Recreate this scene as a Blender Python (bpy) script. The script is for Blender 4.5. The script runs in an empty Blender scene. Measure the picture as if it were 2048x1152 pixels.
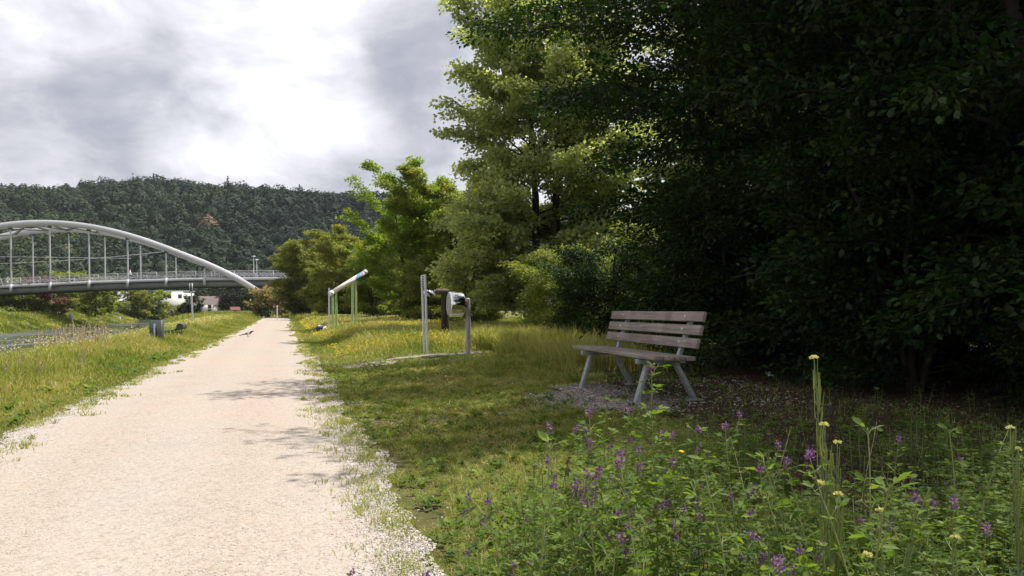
import bpy, math, random
import numpy as np
from mathutils import Vector, Matrix

# ------------------------------------------------------------------ camera, sky, sun, exposure
scene = bpy.context.scene
COL = scene.collection
F = 1550.0
PITCH = math.radians(1.5)
CY = 617 + F * math.tan(PITCH)
CAM_Z = 1.2
cam_data = bpy.data.cameras.new('camera')
cam = bpy.data.objects.new('camera', cam_data)
COL.objects.link(cam)
cam.location = (0, 0, CAM_Z)
cam.rotation_euler = (math.radians(90) - PITCH, 0, 0)
cam_data.sensor_width = 36
cam_data.lens = F / 2048 * 36
cam_data.shift_y = (CY - 576) / 2048
cam_data.clip_start = 0.05
cam_data.clip_end = 6000
scene.camera = cam

SUN_AZ, SUN_EL = math.radians(58), math.radians(64.5)      # azimuth: clockwise from +Y (to the right of the view)
sl = bpy.data.lights.new('sun', 'SUN')
sl.energy = 5.0
sl.angle = math.radians(0.5)
sl.color = (1.0, 0.95, 0.87)
sun = bpy.data.objects.new('sun', sl)
COL.objects.link(sun)
sd = Vector((math.sin(SUN_AZ) * math.cos(SUN_EL), math.cos(SUN_AZ) * math.cos(SUN_EL), math.sin(SUN_EL)))
sun.rotation_euler = sd.to_track_quat('Z', 'Y').to_euler()
sun.location = (60, 40, 120)

scene.view_settings.view_transform = 'Standard'
scene.view_settings.look = 'None'
scene.view_settings.gamma = 1
scene.view_settings.exposure = 0.55

world = bpy.data.worlds.new('World')
scene.world = world
world.use_nodes = True
wn, wl = world.node_tree.nodes, world.node_tree.links
wn.clear()


def pdir(px, py):
    x, y = (px - 1024) / F, (CY - py) / F
    d = Vector((x, math.cos(PITCH) + y * math.sin(PITCH), -math.sin(PITCH) + y * math.cos(PITCH)))
    return d


def build_sky():
    out = wn.new('ShaderNodeOutputWorld')
    bg = wn.new('ShaderNodeBackground')
    tc = wn.new('ShaderNodeTexCoord')
    sky = wn.new('ShaderNodeTexSky')
    sky.sky_type = 'NISHITA'
    sky.sun_disc = False
    sky.sun_elevation = SUN_EL
    sky.sun_rotation = SUN_AZ
    nrm = wn.new('ShaderNodeVectorMath'); nrm.operation = 'NORMALIZE'
    wl.new(tc.outputs['Generated'], nrm.inputs[0])
    sep = wn.new('ShaderNodeSeparateXYZ')
    wl.new(nrm.outputs[0], sep.inputs[0])

    def math_(op, a, b=None, clamp=False):
        n = wn.new('ShaderNodeMath'); n.operation = op; n.use_clamp = clamp
        for i, v in enumerate((a, b)):
            if v is None: continue
            if isinstance(v, (int, float)): n.inputs[i].default_value = v
            else: wl.new(v, n.inputs[i])
        return n.outputs[0]
    # clouds lie in flat layers: squash the lookup with height
    den = math_('ADD', math_('ABSOLUTE', sep.outputs[2]), 1.0)
    cx = math_('DIVIDE', sep.outputs[0], den)
    cy_ = math_('DIVIDE', sep.outputs[1], den)
    comb = wn.new('ShaderNodeCombineXYZ')
    wl.new(cx, comb.inputs[0]); wl.new(cy_, comb.inputs[1]); wl.new(math_('MULTIPLY', sep.outputs[2], 1.25), comb.inputs[2])

    def noise(scale, detail, rough, dist, off):
        mp = wn.new('ShaderNodeMapping')
        mp.inputs['Location'].default_value = off
        wl.new(comb.outputs[0], mp.inputs['Vector'])
        n = wn.new('ShaderNodeTexNoise')
        n.inputs['Scale'].default_value = scale
        n.inputs['Detail'].default_value = detail
        n.inputs['Roughness'].default_value = rough
        n.inputs['Distortion'].default_value = dist
        wl.new(mp.outputs[0], n.inputs['Vector'])
        return n.outputs['Fac']
    n1 = noise(4.6, 10, 0.56, 0.35, (3.1, 1.7, 0.4))
    n2 = noise(12.0, 9, 0.6, 0.6, (7.3, 4.2, 2.0))
    n3 = noise(1.8, 3, 0.5, 0.0, (1.3, 9.2, 5.0))

    def lobe(px, py, width, gain):
        d = pdir(px, py).normalized()
        dp = wn.new('ShaderNodeVectorMath'); dp.operation = 'DOT_PRODUCT'
        wl.new(nrm.outputs[0], dp.inputs[0])
        dp.inputs[1].default_value = d
        ss = wn.new('ShaderNodeMapRange'); ss.interpolation_type = 'SMOOTHSTEP'
        wl.new(dp.outputs['Value'], ss.inputs[0])
        ss.inputs[1].default_value = math.cos(width); ss.inputs[2].default_value = 1.0
        ss.inputs[3].default_value = 0; ss.inputs[4].default_value = gain
        return ss.outputs[0]
    v = math_('ADD', math_('MULTIPLY', math_('ADD', n1, -0.5), 1.45), math_('MULTIPLY', n2, 0.6))
    v = math_('ADD', v, 0.40)
    v = math_('ADD', v, math_('MULTIPLY', n3, 0.30))
    for L in ((640, 70, 0.07, 0.08), (620, 215, 0.10, 0.09), (500, 190, 0.20, 0.07), (520, 330, 0.10, 0.05), (740, 245, 0.06, 0.06), (150, 345, .06, .09),
              (120, 270, 0.11, -0.08), (280, 310, 0.08, -0.05), (60, 120, 0.25, 0.02), (860, 20, 0.14, -0.06), (770, 170, 0.08, -0.04), (860, 190, .13, -.05), (1110, 40, .12, .15)):
        v = math_('ADD', v, lobe(*L))
    ramp = wn.new('ShaderNodeValToRGB')
    v = math_('MULTIPLY', math_('ADD', v, -0.4), 1.15)
    wl.new(v, ramp.inputs[0])
    els = ramp.color_ramp.elements
    els[0].position = 0.0; els[0].color = (0.33, 0.35, 0.43, 1)
    els[1].position = 0.85; els[1].color = (1.1, 1.1, 1.1, 1)
    for p, c in ((0.30, (0.49, 0.50, 0.57)), (0.43, (0.61, 0.62, 0.67)), (0.55, (0.74, 0.74, 0.80)), (0.68, (0.88, 0.88, 0.95))):
        e = els.new(p); e.color = (*c, 1)
    # thin places let a little of the sky itself through
    mix = wn.new('ShaderNodeMix'); mix.data_type = 'RGBA'
    mr = wn.new('ShaderNodeMapRange')
    wl.new(n3, mr.inputs[0]); mr.inputs[1].default_value = 0.5; mr.inputs[2].default_value = 0.8
    mr.inputs[3].default_value = 0.02; mr.inputs[4].default_value = 0.12
    wl.new(mr.outputs[0], mix.inputs[0])
    sc_ = wn.new('ShaderNodeVectorMath'); sc_.operation = 'SCALE'; sc_.inputs['Scale'].default_value = 0.75
    sk = wn.new('ShaderNodeVectorMath'); sk.operation = 'SCALE'; sk.inputs['Scale'].default_value = 0.10
    wl.new(sky.outputs[0], sk.inputs[0])
    # background strength is 0.10 for the physical sky; the clouds are brought to the same scale
    wl.new(ramp.outputs[0], sc_.inputs[0])
    wl.new(sc_.outputs[0], mix.inputs[6]); wl.new(sk.outputs[0], mix.inputs[7])
    wl.new(mix.outputs[2], bg.inputs[0])
    bg.inputs[1].default_value = 1.0
    wl.new(bg.outputs[0], out.inputs[0])


build_sky()

# ------------------------------------------------------------------ helpers
RNG = np.random.default_rng(11)
random.seed(5)
UX, UY = math.cos(math.radians(16.4)), math.sin(math.radians(16.4))      # u: across the path, to the right; v: along it


def uv2xy(u, v):
    return u * UX - v * UY, u * UY + v * UX


def xy2uv(x, y):
    return x * UX + y * UY, -x * UY + y * UX


def P(px, py, Y):
    d = pdir(px, py)
    return Vector((d.x * Y / d.y, Y, CAM_Z + d.z * Y / d.y))


def G(px, py, z=0.0):
    d = pdir(px, py)
    t = (z - CAM_Z) / d.z
    return Vector((d.x * t, d.y * t, z))


def sstep(a, b, x):
    t = np.clip((x - a) / (b - a), 0, 1)
    return t * t * (3 - 2 * t)


def vnoise(x, y, seed=0):
    x = np.asarray(x, float); y = np.asarray(y, float)
    xi, yi = np.floor(x).astype(np.int64), np.floor(y).astype(np.int64)
    fx, fy = x - xi, y - yi
    fx, fy = fx * fx * (3 - 2 * fx), fy * fy * (3 - 2 * fy)

    def h(a, b):
        n = (a * 374761393 + b * 668265263 + seed * 1442695041) & 0xffffffff
        n = ((n ^ (n >> 13)) * 1274126177) & 0xffffffff
        return ((n ^ (n >> 16)) & 0xffff) / 65535.0
    a, b, c, d = h(xi, yi), h(xi + 1, yi), h(xi, yi + 1), h(xi + 1, yi + 1)
    return (a * (1 - fx) + b * fx) * (1 - fy) + (c * (1 - fx) + d * fx) * fy


def fbm(x, y, seed=0, o=3):
    s, a, t = 0, 0.5, 0
    for i in range(o):
        s = s + a * vnoise(x * 2 ** i, y * 2 ** i, seed + i); t += a; a *= 0.5
    return s / t


def path_u(v):
    v = np.asarray(v, float)
    return -0.0045 * np.clip(v - 92, 0, 80) ** 2


def bend(v):
    return -0.002 * np.clip(np.asarray(v, float) - 190, 0, 400) ** 2


def crest_u(v):
    return bend(v) - 4.7 - 9.0 * sstep(70, 130, v) - 0.5 * np.sin(np.asarray(v) * 0.13)


PL, PR = -2.42, 0.66


def ground_z(x, y):
    x = np.asarray(x, float); y = np.asarray(y, float)
    u, v = xy2uv(x, y)
    z = 0.17 * sstep(0.9, 3.4, u) + 0.05 * sstep(3.4, 4.6, u) + 0.10 * sstep(4.6, 12, u)
    cu = crest_u(v)
    z = z - 2.8 * sstep(0, 1, (cu - u) / 9.5) * (u < 0)
    z = z + 0.0 * u
    ur = u - bend(v)
    far = 3.0 * sstep(0, 1, (-32.2 - ur) / 9.0) + 0.5 * sstep(-42, -75, ur)
    z = z + far * (ur < -30)
    pu = path_u(v)
    m = np.clip((np.abs(u - pu - (PL + PR) / 2) - 1.9) / 2.0, 0, 1)
    z = z + m * (0.09 * (fbm(x * 0.9, y * 0.9, 3) - 0.5) + 0.25 * (fbm(x * 0.12, y * 0.12, 8) - 0.5) * np.clip((np.abs(u) - 8) / 10, 0, 1) * 1.5)
    return z


def gz(x, y):
    return float(ground_z(x, y))


class MB:
    """collects geometry and links it as one mesh object"""
    def __init__(self):
        self.V, self.F, self.T, self.n = [], [], [], 0

    def add(self, V, Fs, tint=0.5):
        V = np.asarray(V, float).reshape(-1, 3)
        Fs = np.asarray(Fs, np.int64)
        self.V.append(V); self.F.append(Fs + self.n)
        t = np.full(len(Fs), tint) if np.isscalar(tint) else np.asarray(tint, float)
        self.T.append(t)
        self.n += len(V)
        return self

    def box(self, c, s, rot=None, tint=0.5, taper=1.0):
        sx, sy, sz = s[0] / 2, s[1] / 2, s[2] / 2
        v = np.array([[-sx, -sy, -sz], [sx, -sy, -sz], [sx, sy, -sz], [-sx, sy, -sz],
                      [-sx * taper, -sy * taper, sz], [sx * taper, -sy * taper, sz], [sx * taper, sy * taper, sz], [-sx * taper, sy * taper, sz]])
        if rot is not None:
            v = v @ np.array(rot).T
        return self.add(v + np.array(c), [[0, 3, 2, 1], [4, 5, 6, 7], [0, 1, 5, 4], [1, 2, 6, 5], [2, 3, 7, 6], [3, 0, 4, 7]], tint)

    def bar(self, a, b, w, h, up=(0, 0, 1), tint=0.5):
        a, b = Vector(a), Vector(b)
        d = (b - a); L = d.length; d.normalize()
        s = d.cross(Vector(up)).normalized()
        if s.length < 0.5: s = Vector((1, 0, 0))
        t = s.cross(d)
        R = np.array([[s.x, d.x, t.x], [s.y, d.y, t.y], [s.z, d.z, t.z]])
        return self.box((a + b) / 2, (w, L, h), R, tint)

    def tube(self, pts, radii, n=8, caps=True, tint=0.5):
        pts = np.asarray(pts, float)
        k = len(pts)
        radii = np.full(k, radii) if np.isscalar(radii) else np.asarray(radii, float)
        tan = np.gradient(pts, axis=0)
        tan /= np.linalg.norm(tan, axis=1)[:, None] + 1e-9
        ref = np.array([0, 0, 1.0]) if abs(tan[:, 2]).mean() < 0.8 else np.array([1.0, 0, 0])
        s = np.cross(tan, ref); s /= np.linalg.norm(s, axis=1)[:, None] + 1e-9
        t = np.cross(s, tan)
        a = np.arange(n) * 2 * math.pi / n
        V = pts[:, None] + radii[:, None, None] * (np.cos(a)[None, :, None] * s[:, None] + np.sin(a)[None, :, None] * t[:, None])
        i = np.arange(k - 1)[:, None] * n; j = np.arange(n)[None]; j2 = (j + 1) % n
        Q = np.stack([i + j, i + j2, i + n + j2, i + n + j], -1).reshape(-1, 4)
        base = self.n
        self.add(V.reshape(-1, 3), Q, tint)
        if caps:
            for ring, c in ((0, pts[0]), (k - 1, pts[-1])):
                r = V[ring]
                vv = np.vstack([r, c])
                q = [[m, (m + 1) % n, n] for m in range(n)] if ring else [[(m + 1) % n, m, n] for m in range(n)]
                self.add(vv, q, tint)
        return self

    def lathe(self, prof, axis_o, axis_d, n=24, tint=0.5):
        """prof: list of (distance along axis, radius)"""
        o, d = Vector(axis_o), Vector(axis_d).normalized()
        s = d.orthogonal().normalized(); t = d.cross(s)
        V = []
        for (h, r) in prof:
            for k in range(n):
                a = 2 * math.pi * k / n
                V.append(o + d * h + (s * math.cos(a) + t * math.sin(a)) * r)
        Q = []
        for i in range(len(prof) - 1):
            for k in range(n):
                k2 = (k + 1) % n
                Q.append([i * n + k, i * n + k2, (i + 1) * n + k2, (i + 1) * n + k])
        return self.add(np.array([tuple(p) for p in V]), Q, tint)

    def build(self, name, mat=None, parent=None, smooth=False, bevel=0):
        V = np.concatenate(self.V)
        me = bpy.data.meshes.new(name)
        me.vertices.add(len(V))
        me.vertices.foreach_set('co', V.astype(np.float32).ravel())
        idx = np.concatenate([f.ravel() for f in self.F])
        cnt = np.concatenate([np.full(len(f), f.shape[1]) for f in self.F])
        me.loops.add(len(idx))
        me.loops.foreach_set('vertex_index', idx.astype(np.int32))
        me.polygons.add(len(cnt))
        me.polygons.foreach_set('loop_start', np.concatenate([[0], np.cumsum(cnt)[:-1]]).astype(np.int32))
        me.polygons.foreach_set('loop_total', cnt.astype(np.int32))
        me.update(calc_edges=True)
        at = me.attributes.new('tint', 'FLOAT', 'FACE')
        at.data.foreach_set('value', np.concatenate(self.T).astype(np.float32))
        if smooth:
            me.polygons.foreach_set('use_smooth', np.ones(len(cnt), bool))
        me.validate()
        if mat: me.materials.append(mat)
        o = bpy.data.objects.new(name, me)
        COL.objects.link(o)
        if parent is not None: o.parent = parent
        if bevel:
            b = o.modifiers.new('bevel', 'BEVEL'); b.width = bevel; b.segments = 2; b.limit_method = 'ANGLE'
        return o


def tag(o, label=None, cat=None, group=None, kind=None):
    if label: o['label'] = label
    if cat: o['category'] = cat
    if group: o['group'] = group
    if kind: o['kind'] = kind
    return o


def empty(name, loc, rz=0.0):
    o = bpy.data.objects.new(name, None)
    COL.objects.link(o)
    o.location = loc
    o.rotation_euler = (0, 0, rz)
    o.empty_display_size = 0.2
    return o


def copy_tree(o, parent=None):
    c = o.copy(); COL.objects.link(c)
    if parent is not None: c.parent = parent
    for ch in [k for k in bpy.data.objects if k.parent == o]:
        copy_tree(ch, c)
    return c


# ------------------------------------------------------------------ materials
def new_mat(name):
    m = bpy.data.materials.new(name)
    m.use_nodes = True
    nt = m.node_tree
    nt.nodes.clear()
    return m, nt.nodes, nt.links


def ramp_node(N, stops):
    r = N.new('ShaderNodeValToRGB')
    e = r.color_ramp.elements
    while len(e) < len(stops): e.new(0.5)
    for k, (p, c) in enumerate(stops):
        e[k].position = p; e[k].color = (*c, 1)
    return r


def noise_node(N, L, scale, detail=4, rough=0.55, vec=None, coord='Object', mapscale=None):
    n = N.new('ShaderNodeTexNoise')
    n.inputs['Scale'].default_value = scale
    n.inputs['Detail'].default_value = detail
    n.inputs['Roughness'].default_value = rough
    if vec is None:
        tc = N.new('ShaderNodeTexCoord'); vec = tc.outputs[coord]
    if mapscale:
        mp = N.new('ShaderNodeMapping'); mp.inputs['Scale'].default_value = mapscale
        L.new(vec, mp.inputs[0]); vec = mp.outputs[0]
    L.new(vec, n.inputs['Vector'])
    return n


def leaf_mat(name, stops, trans=0.4, rough=0.55, tcol=(1.15, 1.25, 0.55), spec=0.35):
    m, N, L = new_mat(name)
    at = N.new('ShaderNodeAttribute'); at.attribute_name = 'tint'
    r = ramp_node(N, stops)
    L.new(at.outputs['Fac'], r.inputs[0])
    p = N.new('ShaderNodeBsdfPrincipled')
    p.inputs['Roughness'].default_value = rough
    p.inputs['Specular IOR Level'].default_value = spec
    L.new(r.outputs[0], p.inputs['Base Color'])
    t = N.new('ShaderNodeBsdfTranslucent')
    mul = N.new('ShaderNodeMix'); mul.data_type = 'RGBA'; mul.blend_type = 'MULTIPLY'
    mul.inputs[0].default_value = 1
    L.new(r.outputs[0], mul.inputs[6]); mul.inputs[7].default_value = (*tcol, 1)
    mul.clamp_result = False
    L.new(mul.outputs[2], t.inputs[0])
    mx = N.new('ShaderNodeMixShader'); mx.inputs[0].default_value = trans
    L.new(p.outputs[0], mx.inputs[1]); L.new(t.outputs[0], mx.inputs[2])
    o = N.new('ShaderNodeOutputMaterial')
    L.new(mx.outputs[0], o.inputs[0])
    return m


def solid(name, stops, scale=8, rough=0.6, metal=0.0, detail=4, bump=0.0, mapscale=None, rr=0.1, spec=0.5, bscale=None):
    m, N, L = new_mat(name)
    p = N.new('ShaderNodeBsdfPrincipled')
    o = N.new('ShaderNodeOutputMaterial')
    L.new(p.outputs[0], o.inputs[0])
    n = noise_node(N, L, scale, detail, mapscale=mapscale)
    r = ramp_node(N, stops)
    L.new(n.outputs['Fac'], r.inputs[0])
    L.new(r.outputs[0], p.inputs['Base Color'])
    mr = N.new('ShaderNodeMapRange')
    L.new(n.outputs['Fac'], mr.inputs[0])
    mr.inputs[3].default_value = max(0.02, rough - rr); mr.inputs[4].default_value = min(1, rough + rr)
    L.new(mr.outputs[0], p.inputs['Roughness'])
    p.inputs['Metallic'].default_value = metal
    p.inputs['Specular IOR Level'].default_value = spec
    if bump:
        b = N.new('ShaderNodeBump'); b.inputs['Strength'].default_value = bump; b.inputs['Distance'].default_value = 0.01
        n2 = noise_node(N, L, bscale or scale * 3, 6, 0.65, mapscale=mapscale)
        L.new(n2.outputs['Fac'], b.inputs['Height'])
        L.new(b.outputs[0], p.inputs['Normal'])
    return m


def two(c, v=0.2, a=0.35, b=0.65):
    return [(a, tuple(x * (1 - v) for x in c)), (b, tuple(min(1, x * (1 + v)) for x in c))]


M = {}
M['grass'] = leaf_mat('grass', [(0, (0.09, 0.14, 0.02)), (0.35, (0.20, 0.245, 0.045)), (0.6, (0.35, 0.355, 0.085)), (0.8, (0.48, 0.42, 0.16)), (1, (0.56, 0.46, 0.27))], 0.45, 0.6, (1.1, 1.15, .55))
M['straw'] = leaf_mat('straw', [(0, (0.50, 0.41, 0.27)), (1, (0.75, 0.65, 0.48))], 0.3, 0.7, (1, 1, .9))
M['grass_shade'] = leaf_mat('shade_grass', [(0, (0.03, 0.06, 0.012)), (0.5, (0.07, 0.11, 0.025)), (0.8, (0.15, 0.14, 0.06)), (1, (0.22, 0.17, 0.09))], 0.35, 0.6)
M['flower_yellow'] = leaf_mat('yellow_petal', [(0, (0.75, 0.50, 0.01)), (1, (0.85, 0.72, 0.10))], 0.3, 0.6, (1, 1, .6))
M['flower_white'] = leaf_mat('white_petal', [(0, (0.6, 0.57, 0.42)), (1, (0.8, 0.79, 0.7))], 0.3, 0.6, (1, 1, .9))
M['flower_purple'] = leaf_mat('purple_petal', [(0, (0.06, 0.02, 0.09)), (0.45, (0.17, 0.06, 0.23)), (0.7, (0.34, 0.20, 0.38)), (0.8, (0.30, 0.22, 0.12)), (1, (0.42, 0.34, 0.20))], 0.35, 0.55, (1.1, .9, 1.3))
M['flower_cream'] = leaf_mat('cream_petal', [(0, (0.55, 0.52, 0.16)), (1, (0.78, 0.75, 0.42))], 0.3, 0.6, (1, 1, .6))
M['leaf_lucerne'] = leaf_mat('lucerne_leaf', [(0, (0.055, 0.105, 0.020)), (0.6, (0.13, 0.20, 0.036)), (1, (0.27, 0.32, 0.07))], 0.5, 0.55, (1.2, 1.25, .5), .2)
M['stem_green'] = leaf_mat('green_stem', [(0, (0.12, 0.16, 0.05)), (1, (0.26, 0.30, 0.11))], 0.15, 0.5)
M['leaf_pod'] = leaf_mat('pod_green', [(0, (0.20, 0.26, 0.07)), (1, (0.38, 0.40, 0.12))], 0.3, 0.5)
M['leaf_blue'] = leaf_mat('bluish_leaf', [(0, (0.12, 0.19, 0.11)), (1, (0.20, 0.27, 0.17))], 0.3, 0.5, (1, 1.1, .7))
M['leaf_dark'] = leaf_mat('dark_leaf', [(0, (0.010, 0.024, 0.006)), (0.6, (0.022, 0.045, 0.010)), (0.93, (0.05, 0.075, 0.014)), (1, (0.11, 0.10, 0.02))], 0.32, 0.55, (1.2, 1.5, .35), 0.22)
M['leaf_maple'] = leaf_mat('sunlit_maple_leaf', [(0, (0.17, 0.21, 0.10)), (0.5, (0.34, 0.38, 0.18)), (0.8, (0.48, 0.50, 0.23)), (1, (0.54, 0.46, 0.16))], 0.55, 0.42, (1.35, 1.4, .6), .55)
M['leaf_mid'] = leaf_mat('maple_leaf', [(0, (0.10, 0.14, 0.035)), (0.5, (0.21, 0.25, 0.07)), (0.8, (0.34, 0.35, 0.10)), (1, (0.46, 0.38, 0.09))], 0.55, 0.5, (1.2, 1.25, .4))
M['leaf_bright'] = leaf_mat('bright_leaf', [(0, (0.12, 0.19, 0.03)), (0.6, (0.23, 0.31, 0.06)), (1, (0.40, 0.40, 0.09))], 0.58, 0.5, (1.15, 1.2, .45))
M['leaf_olive'] = leaf_mat('olive_leaf', [(0, (0.09, 0.12, 0.025)), (0.5, (0.20, 0.225, 0.05)), (0.85, (0.33, 0.31, 0.07)), (1, (0.48, 0.36, 0.10))], 0.55, 0.55, (1.1, 1.15, .45))
M['leaf_forest'] = leaf_mat('forest_leaf', [(0, (0.013, 0.027, 0.018)), (0.5, (0.033, 0.052, 0.024)), (0.8, (0.072, 0.092, 0.032)), (0.92, (0.15, 0.17, 0.03)), (1, (0.22, 0.14, 0.09))], 0.2, 0.7, (1.1, 1.2, .6), 0.2)
M['leaf_copper'] = leaf_mat('copper_leaf', [(0, (0.10, 0.055, 0.04)), (1, (0.25, 0.14, 0.10))], 0.25, 0.6, (1.2, .8, .6))
M['leaf_blossom'] = leaf_mat('peach_leaf', [(0, (0.10, 0.13, 0.03)), (0.5, (0.30, 0.24, 0.08)), (1, (0.55, 0.40, 0.22))], 0.35, 0.6, (1, 1, .7))
M['litter_leaf'] = leaf_mat('fallen_leaf', [(0, (0.05, 0.035, 0.022)), (0.7, (0.12, 0.08, 0.045)), (1, (0.26, 0.20, 0.13))], 0.15, 0.8, (1, .9, .7))
M['bark'] = solid('bark', [(0.3, (0.022, 0.018, 0.014)), (0.7, (0.06, 0.05, 0.04))], 9, 0.9, bump=0.6, mapscale=(1, 1, 0.25), spec=0.2)
M['bark_pale'] = solid('pale_bark', [(0.3, (0.12, 0.10, 0.07)), (0.7, (0.24, 0.2, 0.15))], 9, 0.9, mapscale=(1, 1, 0.25), spec=0.2)
M['wood_bench'] = None
M['galv'] = solid('galvanised_steel', [(0.3, (0.24, 0.26, 0.27)), (0.7, (0.38, 0.40, 0.41))], 30, 0.55, 0.35, bump=0.05)
M['steel_light'] = solid('light_steel', [(0.3, (0.48, 0.50, 0.52)), (0.7, (0.62, 0.64, 0.66))], 20, 0.4, 0.4)
M['white_paint'] = solid('white_bridge_paint', [(0.3, (0.42, 0.42, 0.455)), (0.7, (0.50, 0.50, 0.535))], 0.6, 0.55, bump=0.0)
M['bridge_grey'] = solid('girder_paint_brace_shade', [(0.3, (0.13, 0.145, 0.145)), (0.7, (0.19, 0.205, 0.205))], 0.8, 0.6)
M['dark_steel'] = solid('dark_steel', two((0.08, 0.085, 0.09)), 2, 0.6)
M['concrete'] = solid('concrete', two((0.32, 0.31, 0.29)), 1.5, 0.85)
M['bin_green'] = solid('dark_green_paint', [(0.3, (0.030, 0.045, 0.040)), (0.7, (0.045, 0.064, 0.056))], 7, 0.5, bump=0.05)
M['post_green'] = solid('lime_green_paint', two((0.36, 0.52, 0.22), .12), 9, 0.35)
M['wall_white'] = solid('white_render', two((0.78, 0.77, 0.74), .05), 0.7, 0.85)
M['roof_grey'] = solid('grey_roof', two((0.34, 0.35, 0.39), .1), 1.3, 0.6)
M['roof_dark'] = solid('dark_tile', two((0.12, 0.09, 0.085), .2), 3, 0.8)
M['roof_red'] = solid('red_tile', two((0.13, 0.04, 0.03), .2), 3, 0.8)
M['window'] = solid('window_glass', two((0.05, 0.06, 0.07), .3), 1, 0.15, spec=0.6)
M['plastic_white'] = solid('white_plastic', two((0.72, 0.73, 0.76), .06), 6, 0.45)
M['plastic_blue'] = solid('blue_fabric', two((0.03, 0.05, 0.12), .3), 12, 0.7)
M['black'] = solid('black_feathers', two((0.012, 0.014, 0.02), .3), 12, 0.45)
M['beam_brown'] = solid('weathered_beam', [(0.3, (0.05, 0.037, 0.028)), (0.7, (0.12, 0.085, 0.065))], 8, 0.85, mapscale=(1, 1, .2), bump=.3)
M['skin'] = solid('skin', two((0.55, 0.36, 0.27), .08), 5, 0.6)
M['stone'] = leaf_mat('stone', [(0, (0.17, 0.14, 0.125)), (1, (0.50, 0.46, 0.42))], 0.0, 0.9)
M['paper'] = solid('crumpled_paper', two((0.70, 0.71, 0.74), .08), 20, 0.8)


def make_grey_wood():
    m, N, L = new_mat('weathered_grey_wood')
    p = N.new('ShaderNodeBsdfPrincipled'); o = N.new('ShaderNodeOutputMaterial')
    L.new(p.outputs[0], o.inputs[0])
    tc = N.new('ShaderNodeTexCoord')
    g = noise_node(N, L, 30, 6, 0.65, vec=tc.outputs['Object'], mapscale=(0.06, 1.6, 1.6))
    b = noise_node(N, L, 2.5, 3, 0.6, vec=tc.outputs['Object'])
    r = ramp_node(N, [(0.28, (0.07, 0.055, 0.047)), (0.5, (0.19, 0.155, 0.132)), (0.68, (0.29, 0.25, 0.215)), (0.8, (0.38, 0.335, 0.29))])
    ad = N.new('ShaderNodeMath'); ad.operation = 'MULTIPLY_ADD'
    L.new(b.outputs['Fac'], ad.inputs[0]); ad.inputs[1].default_value = 0.55
    sb = N.new('ShaderNodeMath'); sb.operation = 'MULTIPLY_ADD'
    L.new(g.outputs['Fac'], sb.inputs[0]); sb.inputs[1].default_value = 0.75; sb.inputs[2].default_value = -0.13
    L.new(sb.outputs[0], ad.inputs[2])
    L.new(ad.outputs[0], r.inputs[0])
    # knots
    vo = N.new('ShaderNodeTexVoronoi'); vo.inputs['Scale'].default_value = 3.3
    mp = N.new('ShaderNodeMapping'); mp.inputs['Scale'].default_value = (1, 2.2, 2.2)
    L.new(tc.outputs['Object'], mp.inputs[0]); L.new(mp.outputs[0], vo.inputs['Vector'])
    kr = ramp_node(N, [(0.02, (0.35, 0.30, 0.28)), (0.10, (1, 1, 1))])
    L.new(vo.outputs['Distance'], kr.inputs[0])
    mx = N.new('ShaderNodeMix'); mx.data_type = 'RGBA'; mx.blend_type = 'MULTIPLY'; mx.inputs[0].default_value = 1
    L.new(r.outputs[0], mx.inputs[6]); L.new(kr.outputs[0], mx.inputs[7])
    oi = N.new('ShaderNodeObjectInfo'); om = N.new('ShaderNodeMapRange'); L.new(oi.outputs['Random'], om.inputs[0]); om.inputs[3].default_value = .85; om.inputs[4].default_value = 1.3
    hv = N.new('ShaderNodeHueSaturation'); L.new(mx.outputs[2], hv.inputs['Color']); L.new(om.outputs[0], hv.inputs['Value'])
    L.new(hv.outputs[0], p.inputs['Base Color'])
    p.inputs['Roughness'].default_value = 0.85
    bp = N.new('ShaderNodeBump'); bp.inputs['Strength'].default_value = 0.5; bp.inputs['Distance'].default_value = 0.004
    L.new(g.outputs['Fac'], bp.inputs['Height']); L.new(bp.outputs[0], p.inputs['Normal'])
    return m


M['wood_bench'] = make_grey_wood()


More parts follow.
